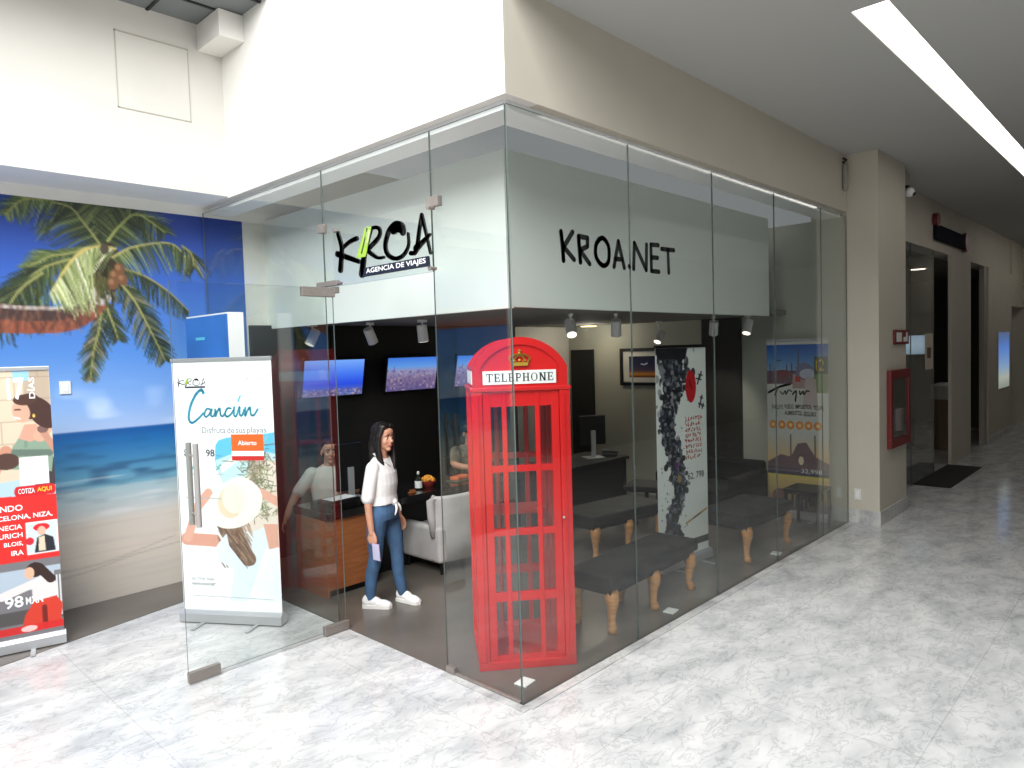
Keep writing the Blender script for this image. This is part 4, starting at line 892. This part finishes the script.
# back desk with its computer
dk = thing('desk', 'dark desk carrying a monitor under the framed picture wall', 'desk', (3.25, 2.22, .004))
link('top', B(0, 1.15, 0, .7, .70, .74, bev=.004), BLACK, dk); link('side_panel', B(0, .03, .03, .67, 0, .70), BLACKWALL, dk); link('side_panel', B(1.09, 1.12, .03, .67, 0, .70), BLACKWALL, dk); link('front_panel', B(.03, 1.09, .04, .07, .05, .70), BLACKWALL, dk)
monitor('black computer monitor seen from behind on the dark desk', (4.02, 2.50, .746), R(150), .34, .36, zc=.34)
ph = thing('desk_phone', 'black desk telephone beside the back monitor', 'telephone', (4.25, 2.40, .745), R(30)); link('base', B(-.08, .08, -.09, .09, 0, .05, bev=.015), BLACK, ph); link('handset', B(-.085, -.03, -.1, .1, .05, .085, bev=.014), BLACK, ph)
# framed picture
fp = thing('framed_picture', 'black framed picture of a dark blue sky, hung on the inner wall', 'picture', (5.556, 2.72, 1.815), R(-90))
bm = bmesh.new(); a, b = .40, .265
for q in ((-a, a, -b, -b+.045), (-a, a, b-.045, b), (-a, -a+.045, -b+.045, b-.045), (a-.045, a, -b+.045, b-.045)): box(bm, q[0], q[1], -.03, 0, q[2], q[3])
link('frame', bm, BLACK, fp); link('mount', B(-a+.04, a-.04, -.012, -.002, -b+.04, b-.04), OFFWHITE, fp)
p = Paint(.5, .30, 60, 36, 2); p.grad([(0, (60, 30, 20)), (.05, (226, 150, 60)), (.1, (90, 70, 90)), (.2, (30, 40, 80)), (.3, (20, 26, 56))]); p.line([(.2, .19), (.26, .18), (.30, .2)], .014, (240, 244, 250)); picture('print', .5, .30, p.img(), PIC, fp, -.25, -.15, -.0135)

# floor plates along the glass
for x, y, lb in ((.215, .185, 'white square plate on the floor in the glass corner before the booth'), (1.844, .115, 'white square plate on the floor beside the nearest bench leg'), (3.84, .12, 'white square plate on the floor under the second window bench')):
    t = thing('floor_plate', lb, 'floor plate', (x, y, .0045), R(8), 'white plates on the shop floor'); link('plate', B(-.055, .055, -.045, .045, 0, .008, bev=.002), WHITE, t); link('lid', B(-.045, .045, -.034, .034, .0082, .0105, bev=.0008), WHITE, t)

# ================================================================== PEOPLE
def put_head(bm, c, yaw, k=1.0, long_jaw=1.0):
    """skull, jaw, nose, ears; returns the head matrix"""
    M4 = Matrix.Translation(Vector(c)) @ Matrix.Rotation(yaw, 4, 'Z'); r3 = Matrix.Rotation(yaw, 3, 'Z')
    def b(p, r): ball(bm, M4 @ (Vector(p)*k), [v*k for v in r], 18, r3)
    b((-.012, 0, .035), (.094, .074, .082)); b((.022, 0, -.028), (.062, .056, .082*long_jaw)); b((.052, 0, -.092*long_jaw), (.026, .024, .02)); b((.058, 0, .05), (.03, .05, .035))
    for s in (-1, 1): b((.05, s*.034, -.03), (.026, .022, .026)); b((-.01, s*.075, -.012), (.022, .009, .032)); b((.070, s*.030, .022), (.014, .022, .008))
    sweep(bm, [M4 @ (Vector(q)*k) for q in ((.074, 0, .012), (.092, 0, -.018), (.100, 0, -.030), (.086, 0, -.040))], [.009*k, .011*k, .013*k, .010*k], 10)
    b((.073, 0, -.062), (.014, .022, .012))
    return M4
def face(parent, M4, k=1.0):
    for s in (-1, 1):
        bm = ball(bmesh.new(), M4 @ (Vector((.0700, s*.030, .002))*k), [.010*k, .0125*k, .0055*k], 12, M4.to_3x3()); e = link('eye', bm, EYE, parent, smooth=True)
        link('iris', ball(bmesh.new(), M4 @ (Vector((.0762, s*.029, .002))*k), [.005*k, .0075*k, .0056*k], 10, M4.to_3x3()), IRIS, e, smooth=True)
        bm = bmesh.new(); sweep(bm, [M4 @ (Vector(q)*k) for q in ((.083, s*.012, .024), (.084, s*.03, .029), (.072, s*.05, .022))], [.003*k, .0042*k, .002*k], 8); link('eyebrow', bm, HAIR, parent)
    bm = bmesh.new(); sweep(bm, [M4 @ (Vector(q)*k) for q in ((.073, -.026, -.057), (.0855, -.010, -.0615), (.087, 0, -.0625), (.0855, .010, -.0615), (.073, .026, -.057))], [.003*k, .006*k, .0068*k, .006*k, .003*k], 10); link('lips', bm, LIP, parent, smooth=True)
def put_hand(bm, wrist, d, palm_n, curl=.5, k=1.0, thumb=1):
    """palm, four curled fingers of unequal length and a thumb leaving its side"""
    d = Vector(d).normalized(); n = Vector(palm_n); n = (n-d*n.dot(d)).normalized(); s = d.cross(n)*thumb; w0 = Vector(wrist)
    for i in range(5):
        o = (i-2)*.0165*k; limb(bm, [w0+s*o*.6, w0+d*.045*k+s*o, w0+d*.082*k+s*o*1.02], [.013*k, .0135*k, .010*k], 8)
    for i, L in enumerate((.066, .076, .071, .056)):
        o = (1.5-i)*.0200*k; p0 = w0+d*.08*k+s*o; a = curl; p1 = p0+(d*math.cos(a)+n*math.sin(a))*L*.42*k; p2 = p1+(d*math.cos(2*a)+n*math.sin(2*a))*L*.33*k; p3 = p2+(d*math.cos(2.7*a)+n*math.sin(2.7*a))*L*.27*k
        limb(bm, [p0, p1, p2, p3], [.0088*k, .0082*k, .0074*k, .0062*k], 8)
    t0 = w0+d*.025*k+s*.030*k; limb(bm, [t0, t0+(d*.6+s*.7+n*.3)*.034*k, t0+(d*.9+s*.62+n*.55)*.058*k], [.0125*k, .0105*k, .0078*k], 8)
def shoe(parent, c, yaw):
    M4 = Matrix.Translation(Vector(c)) @ Matrix.Rotation(yaw, 4, 'Z'); bm = bmesh.new()
    for q, r in (((-.055, 0, .055), (.042, .036, .05)), ((0, 0, .05), (.07, .037, .045)), ((.07, 0, .036), (.075, .041, .032)), ((.12, .0, .03), (.036, .036, .024)), ((-.045, 0, .085), (.038, .034, .026))): ball(bm, M4 @ Vector(q), r, 16, M4.to_3x3())
    up = fuse('shoe', bm, SHOE, parent, .006, 4)
    bm = bmesh.new(); pr = [(-.098, 0), (-.085, .030), (-.04, .037), (.04, .038), (.10, .044), (.145, .036), (.162, 0)]; ol = [(x, y) for x, y in pr]+[(x, -y) for x, y in pr[-2:0:-1]]
    a = [bm.verts.new(M4 @ Vector((x, y, 0))) for x, y in ol]; b = [bm.verts.new(M4 @ Vector((x, y, .026))) for x, y in ol]; bm.faces.new(a[::-1]); bm.faces.new(b)
    for i in range(len(a)): bm.faces.new((a[i], a[(i+1) % len(a)], b[(i+1) % len(a)], b[i]))
    link('sole', bm, SOLE, up)
    bm = bmesh.new()
    for x in (.02, .042, .064): sweep(bm, [M4 @ Vector((x, -.026, .084-x*.42)), M4 @ Vector((x+.004, 0, .094-x*.42)), M4 @ Vector((x, .026, .084-x*.42))], .0045, 8)
    link('laces', bm, WHITE, up)
F = lambda *p: [Vector(q) for q in p]

# --- woman at the entrance: local x forward, y to her left
pw = thing('person', 'woman in white tied shirt and blue jeans standing in the entrance holding a phone', 'person', (.505, 2.02, .004), R(-64))
hy = R(-20)
hc = (.03, 0, 1.405)
bm = bmesh.new(); MW = put_head(bm, hc, hy, .98, 1.0)
limb(bm, F((0, 0, 1.20), (.005, 0, 1.26), (.02, 0, 1.34)), [.060, .046, .044])
sweep(bm, [(0, 0, .80), (0, 0, .95), (-.005, 0, 1.08), (-.005, 0, 1.18), (0, 0, 1.235)], [(.13, .09), (.105, .076), (.12, .088), (.12, .064), (.062, .052)], 20, (0, 1, 0))
WRI = Vector((.0, -.205, .655))
limb(bm, F((-.005, -.125, 1.15), (-.03, -.188, .92), WRI), [.036, .034, .023])
limb(bm, F((-.005, .125, 1.15), (-.03, .193, .94), (.05, .20, .70)), [.036, .034, .023])
put_hand(bm, WRI, (.12, -.02, -1), (.1, 1, 0), .55, .92, thumb=-1); put_hand(bm, (.05, .20, .70), (.3, .05, -1), (0, -1, 0), .5, .9)
limb(bm, F((-.005, -.082, .78), (-.03, -.09, .60), (-.038, -.09, .43), (-.082, -.09, .26), (-.098, -.09, .085)), [.070, .055, .040, .038, .030]); limb(bm, F((-.003, .082, .78), (.04, .088, .60), (.065, .09, .43), (.07, .095, .26), (.10, .10, .085)), [.070, .055, .040, .038, .030])
for c, a in (((-.075, -.09, .05), 0), ((.12, .10, .05), .0)): ball(bm, c, (.065, .024, .022), 12)
fuse('body', bm, SKIN, pw, .0052, 3); face(pw, MW, .98)
bm = bmesh.new()                                                # hair: cap plus long falls behind and beside the face
def hb(p, r): ball(bm, MW @ Vector(p), r, 16, MW.to_3x3())
hb((-.028, 0, .048), (.098, .086, .086)); hb((-.05, 0, -.02), (.075, .085, .10)); hb((.03, .03, .092), (.048, .046, .03)); hb((.03, -.03, .092), (.048, .046, .03))
for s in (-1, 1):
    sweep(bm, [MW @ Vector(q) for q in ((.040, s*.052, .085), (.022, s*.078, .02), (.004, s*.080, -.06), (.02, s*.076, -.14), (.04, s*.066, -.215), (.06, s*.052, -.27))], [(.022, .030), (.018, .034), (.020, .036), (.022, .034), (.018, .026), (.006, .010)], 12, tuple(MW.to_3x3() @ Vector((0, 1, 0))))
sweep(bm, [MW @ Vector(q) for q in ((-.07, 0, .02), (-.085, 0, -.08), (-.085, 0, -.17), (-.08, 0, -.26))], [(.082, .05), (.088, .045), (.084, .04), (.06, .022)], 16, tuple(MW.to_3x3() @ Vector((0, 1, 0))))
fuse('hair', bm, HAIR, pw, .006, 3)
bm = bmesh.new()                                                # shirt
sweep(bm, [(-.005, 0, .86), (-.008, 0, .93), (-.01, 0, 1.03), (-.008, 0, 1.12), (-.006, 0, 1.19), (-.004, 0, 1.225), (0, 0, 1.245)], [(.160, .122), (.148, .118), (.156, .134), (.160, .122), (.146, .090), (.10, .068), (.058, .056)], 22, (0, 1, 0))
for s in (-1, 1): limb(bm, F((-.008, s*.132, 1.17), (-.020, s*.170, 1.04), (-.032, s*.188, .935)), [.058, .055, .055])
ball(bm, (.105, .0, .87), (.03, .035, .03), 12)
fuse('shirt', bm, SHIRT, pw, .006, 4)
bm = bmesh.new(); limb(bm, F((.115, 0, .87), (.135, -.02, .82), (.125, -.03, .77)), [.013, .011, .006], 8); limb(bm, F((.115, .01, .87), (.14, .03, .83), (.14, .045, .79)), [.013, .011, .006], 8); fuse('shirt_tie', bm, SHIRT, pw, .004, 2)
bm = bmesh.new()
for s in (-1, 1): sweep(bm, [(-.045, s*.03, 1.275), (.0, s*.062, 1.262), (.05, s*.055, 1.225), (.085, s*.02, 1.17)], [(.008, .018), (.008, .022), (.008, .024), (.006, .012)], 10)
link('collar', bm, SHIRT, pw, smooth=True)
bm = bmesh.new()                                                # jeans
sweep(bm, [(-.003, 0, .73), (-.006, 0, .79), (-.004, 0, .84), (-.002, 0, .90)], [(.160, .115), (.166, .122), (.152, .112), (.136, .098)], 22, (0, 1, 0))
limb(bm, F((-.005, -.082, .78), (-.03, -.09, .60), (-.038, -.09, .43), (-.082, -.09, .26), (-.098, -.09, .085)), [.090, .074, .056, .053, .041]); limb(bm, F((-.003, .082, .78), (.04, .088, .60), (.065, .09, .43), (.07, .095, .26), (.10, .10, .085)), [.090, .074, .056, .053, .041])
fuse('jeans', bm, JEANS, pw, .006, 4)
shoe(pw, (-.075, -.09, 0), R(10)); shoe(pw, (.125, .10, 0), R(-14))
# the phone lies in her curled fingers
pf = thing('mobile_phone', 'lilac mobile phone held low in the standing woman\'s hand', 'phone', (.505, 2.02, .004), R(-64))
link('case', B(-.005, .0, -.035, .035, -.075, .075, bev=.002), PHONE, pf); link('display', B(-.0065, -.0048, -.031, .031, -.068, .068), mat('phone_screen', (206, 200, 226), .15), pf); link('edge_band', B(.0002, .004, -.034, .034, -.074, .074), mat('phone_edge', (70, 50, 90), .3), pf)
mp = pw.matrix_basis @ Vector((.03, -.195, .50)); pf.location = mp; pf.rotation_euler = (R(6), R(-12), R(-64)+R(82))

# --- seated figures behind the counter
def seated(label, loc, heading, top, topname, hyaw, rarm, larm, hair='short', shoulder=.19, k=1.0):
    t = thing('person', label, 'person', loc, heading); bm = bmesh.new()
    M4 = put_head(bm, (.03, 0, 1.150), hyaw, 1.0, 1.06)
    limb(bm, F((0, 0, .99), (.01, 0, 1.03), (.02, 0, 1.09)), [.065, .055, .054])
    sweep(bm, [(-.02, 0, .46), (-.02, 0, .62), (-.01, 0, .80), (-.01, 0, .94), (0, 0, 1.01)], [(.165, .11), (.145, .10), (.17, .115), (.175, .09), (.08, .06)], 20, (0, 1, 0))
    for arm, s in ((rarm, -1), (larm, 1)):
        limb(bm, F((-.01, s*shoulder*.92, .945), arm[0], arm[1]), [.052, .042, .027]); dd = Vector(arm[1])-Vector(arm[0]); put_hand(bm, arm[1], tuple(dd), arm[2], .35, 1.0, thumb=-s)
        limb(bm, F((0, s*.09, .52), (.40, s*.10, .535), (.40, s*.10, .09)), [.085, .058, .04]); ball(bm, (.46, s*.10, .045), (.11, .04, .04), 12)
    fuse('body', bm, SKIN, t, .0055, 3); face(t, M4)
    bm = bmesh.new()
    if hair == 'short': ball(bm, M4 @ Vector((-.028, 0, .052)), (.092, .081, .082), 18, M4.to_3x3()); ball(bm, M4 @ Vector((.03, 0, .097)), (.05, .058, .024), 14, M4.to_3x3()); ball(bm, M4 @ Vector((-.065, 0, -.01)), (.045, .064, .06), 14, M4.to_3x3())
    else:
        ball(bm, M4 @ Vector((-.02, 0, .05)), (.1, .088, .085), 18, M4.to_3x3()); ball(bm, M4 @ Vector((-.06, 0, -.06)), (.06, .09, .14), 14, M4.to_3x3())
    fuse('hair', bm, HAIR, t, .006, 3)
    bm = bmesh.new(); sweep(bm, [(-.02, 0, .50), (-.02, 0, .60), (-.012, 0, .80), (-.01, 0, .90), (-.01, 0, .97), (-.005, 0, 1.015)], [(.178, .125), (.165, .118), (.188, .134), (.192, .118), (.15, .09), (.068, .066)], 22, (0, 1, 0))
    for arm, s in ((rarm, -1), (larm, 1)):
        e = Vector(arm[0]); s0 = Vector((-.01, s*shoulder*.9, .935)); limb(bm, [s0, s0.lerp(e, .45), s0.lerp(e, .78)], [.070, .066, .062])
    fuse(topname, bm, top, t, .0065, 4)
    bm = bmesh.new(); sweep(bm, [(-.03, 0, .43), (-.02, 0, .52), (-.02, 0, .56)], [(.17, .13), (.172, .13), (.15, .11)], 18, (0, 1, 0))
    for s in (-1, 1): limb(bm, F((0, s*.09, .51), (.2, s*.098, .53), (.405, s*.10, .535), (.405, s*.10, .30), (.40, s*.10, .085)), [.096, .084, .068, .058, .052])
    fuse('trousers', bm, TROUSER, t, .0075, 4)
    for s in (-1, 1):
        bm = bmesh.new(); ball(bm, (.47, s*.10, .048), (.125, .047, .045), 14); ball(bm, (.405, s*.10, .075), (.05, .046, .05), 12); fuse('shoe', bm, BLACK, t, .008, 3)
    return t
hd = math.atan2(-.91, -.37)
seated('man in a white polo shirt seated behind the left end of the counter', (.84, 3.36, .004), hd, POLO, 'polo_shirt', R(2), ((-.02, -.335, .73), (.07, -.44, .545), (0, 1, .2)), ((.14, .22, .76), (.34, .10, .80), (0, 0, -1)))
office_chair('black office chair under the man in the white polo shirt', (.84, 3.36, .004), hd, .415, .34)
seated('person in an olive printed top seated behind the counter, mostly hidden by the red booth', (2.66, 3.30, .004), R(-95), OLIVE, 'blouse', R(10), ((.15, -.30, .82), (.36, -.16, .79), (0, 0, -1)), ((.15, .28, .82), (.36, .14, .79), (0, 0, -1)), 'long')
office_chair('black office chair under the person in the olive top', (2.66, 3.30, .004), R(-95), .415, .34)

# ================================================================== CORRIDOR: PILLAR FITTINGS AND THE SECOND SHOP
DRED = mat('dark_red_enamel', (112, 30, 32), .4)
hc_ = thing('fire_hose_cabinet', 'dark red glazed fire cabinet on the corridor side of the pillar', 'fire cabinet', (6.23, -.331, 1.29))
bm = bmesh.new(); a, b = .39, .45
for q in ((-a, a, -b, -b+.1), (-a, a, b-.1, b), (-a, -a+.075, -b+.1, b-.1), (a-.075, a, -b+.1, b-.1)): box(bm, q[0], q[1], -.05, 0, q[2], q[3], bev=.006)
link('frame', bm, DRED, hc_); link('inside', B(-a+.06, a-.06, -.012, -.002, -b+.08, b-.08), mat('cabinet_inside', (40, 34, 34), .6), hc_); link('pane', B(-a+.07, a-.07, -.036, -.032, -b+.09, b-.09), glassmat('cabinet_glass', (.9, .92, .92)), hc_)
bm = bmesh.new(); sweep(bm, [(-.1, -.022, -.26), (-.1, -.022, .0)], .075, 14); link('extinguisher', bm, mat('extinguisher_grey', (90, 84, 80), .4), hc_)
fs_ = thing('fire_sign', 'small dark red sign with white pictograms above the fire cabinet', 'sign', (6.38, -.331, 2.12)); link('plate', B(-.29, .29, -.02, 0, -.085, .085, bev=.004), DRED, fs_)
link('pictogram', B(-.22, -.01, -.0215, -.0195, -.055, .055), OFFWHITE, fs_); bm = bmesh.new(); box(bm, .06, .16, -.0215, -.0195, -.055, .0); box(bm, .17, .23, -.0215, -.0195, -.055, .06); link('pictogram', bm, OFFWHITE, fs_)
cm = thing('security_camera', 'small security camera on a bracket high on the pillar corner', 'camera', (6.84, -.10, 3.92)); link('housing', B(-.1, .1, -.2, .099, .06, .22, bev=.01), mat('camera_box', (150, 142, 124), .6), cm); bm = bmesh.new(); ball(bm, (0, -.22, -.02), .06, 14); link('dome', bm, WHITE, cm, smooth=True); bm = bmesh.new(); ball(bm, (0, -.265, -.045), .026, 12); link('lens', bm, BLACK, cm, smooth=True); link('arm', B(-.02, .02, -.22, -.02, .03, .06), BLACK, cm)
wf = thing('wall_fixture', 'thin grey hanging fixture high on the corridor wall beside the pillar', 'fixture', (5.43, -.003, 3.93)); link('hook', sweep(bmesh.new(), [(0, -.01, .15), (-.02, -.05, .17), (-.06, -.03, .185)], .014, 8), BLACK, wf); link('tube', sweep(bmesh.new(), [(0, -.03, .14), (.012, -.03, .1), (.012, -.03, -.13), (0, -.03, -.16)], [.02, .032, .032, .02], 12), mat('fixture_grey', (150, 146, 136), .5), wf, smooth=True)
# second shop
def pane2(name, a0, a1, off=.002): 
    bm = B(a0, a1, off, off+.012, .006, 3.43); bm.normal_update()
    for f in bm.faces: f.material_index = 0 if abs(f.normal.y) > .9 else 1
    return S(name, bm, [GLASS_SIDE, EDGE])
pane2('window_9', 6.63, 8.15); pane2('window_10', 8.16, 9.4)
S('door_2', B(13.1, 13.38, .0, .08, .006, 3.43), mat('steel_frame', (168, 160, 150), .4, metal=.3))
S('wall_second_back', B(6.62, 16.4, 4.0, 4.1, 0, 3.45), mat('second_shop_wall', (70, 70, 72), .6)); S('ceiling_second', B(6.62, 16.4, .3, 4.0, 3.45, 3.5), mat('second_shop_ceiling', (130, 126, 118), .8))
S('wall_second_side', B(6.62, 6.68, .4, 4.0, 0, 3.45), mat('second_side', (90, 88, 84), .7)); S('wall_second_end', B(16.3, 16.4, .3, 4.0, 0, 3.45), mat('second_end', (90, 88, 84), .7))
tag(link('door_mat', B(8.3, 10.4, -.45, .03, .0005, .008), mat('mat_black', (28, 26, 25), .9, var=.2, scale=60)), 'black doormat at the second shop entrance', 'doormat')
mc = thing('shop_counter', 'beige counter inside the second shop', 'counter', (9.2, 1.6, 0)); link('body', B(-.8, 1.2, 0, .5, .001, .9), mat('beige_laminate', (176, 160, 140), .5), mc); link('top', B(-.85, 1.25, -.05, .55, .9, .94), DARKPANEL, mc)
p = Paint(.9, .6, 36, 24, 2); p.grad([(0, (150, 180, 200)), (.3, (190, 214, 232)), (.6, (170, 196, 224))])
sw = thing('display_screen', 'lit pale blue screen on a stand inside the second shop', 'screen', (12.2, 1.0, 1.98), R(-72)); link('casing', B(-.24, .24, .002, .05, -.22, .22), BLACK, sw); picture('display', .42, .36, p.img(), picmat('second_screen', .3, .75), sw, -.21, -.18, .0); link('pole', B(-.03, .03, .01, .04, -1.96, -.22), BLACK, sw); link('base', B(-.25, .25, -.2, .25, -1.979, -1.95), BLACK, sw)
po = thing('window_poster', 'small cream notice on the second shop glass', 'poster', (9.08, -.003, 1.9)); link('sheet', B(-.22, .22, -.003, 0, -.27, .27), mat('notice_paper', (206, 196, 176), .6), po); link('picture', B(-.11, .11, -.0045, -.0028, -.10, .06), mat('notice_print', (96, 74, 60), .6), po)
ss = thing('shop_fascia_sign', 'dark lettered sign with red discs above the second shop', 'sign', (10.33, -.005, 3.72))
link('board', B(-1.0, .95, -.05, 0, -.13, .11, bev=.02), mat('navy_sign', (24, 24, 36), .9, spec=.1), ss)
for x, z in ((-.95, .17), (1.0, .0)):
    bm = bmesh.new(); sweep(bm, [(x, -.07, z), (x, 0, z)], .16 if x > 0 else .10, 20); link('disc', bm, DRED, ss)
bx_ = thing('painted_reflection', 'glowing panel painted as a blue screen reflection on the far corridor wall', 'painted reflection', (14.9, -.021, 1.6)); p = Paint(1.2, 1.5, 24, 30, 2); p.grad([(0, (150, 160, 150)), (.3, (200, 206, 190)), (.6, (150, 186, 230)), (1.1, (96, 146, 236)), (1.5, (90, 110, 150))]); link('casing', B(-.6, .6, -.02, -.0, -.58, .58), ALU, bx_); picture('display', 1.2, 1.16, p.img(), picmat('painted_reflection_glow', .3, .62), bx_, -.6, -.58, -.0215)  # soft reflection of a screen, painted as a glowing panel; no lamp here
bn = thing('waste_bin', 'pale bin standing inside the second shop doorway', 'bin', (12.35, .45, 0)); link('body', sweep(bmesh.new(), [(0, 0, .001), (0, 0, .95)], [.22, .26], 16), mat('bin_tan', (150, 126, 100), .6), bn); link('lid', sweep(bmesh.new(), [(0, 0, .95), (0, 0, 1.2), (0, 0, 1.25)], [.27, .27, .15], 16), OFFWHITE, bn)
for x, y, lb in ((12.4, .95, 'round ceiling light inside the second shop'),):
    l = thing('downlight', lb, 'ceiling light', (x, y, 3.449)); link('rim', sweep(bmesh.new(), [(0, 0, 0), (0, 0, -.02)], .16, 20), WHITE, l); link('lens', sweep(bmesh.new(), [(0, 0, -.0205), (0, 0, -.024)], .13, 20), mat('downlight_lens', (255, 240, 220), .4, emit=4), l)
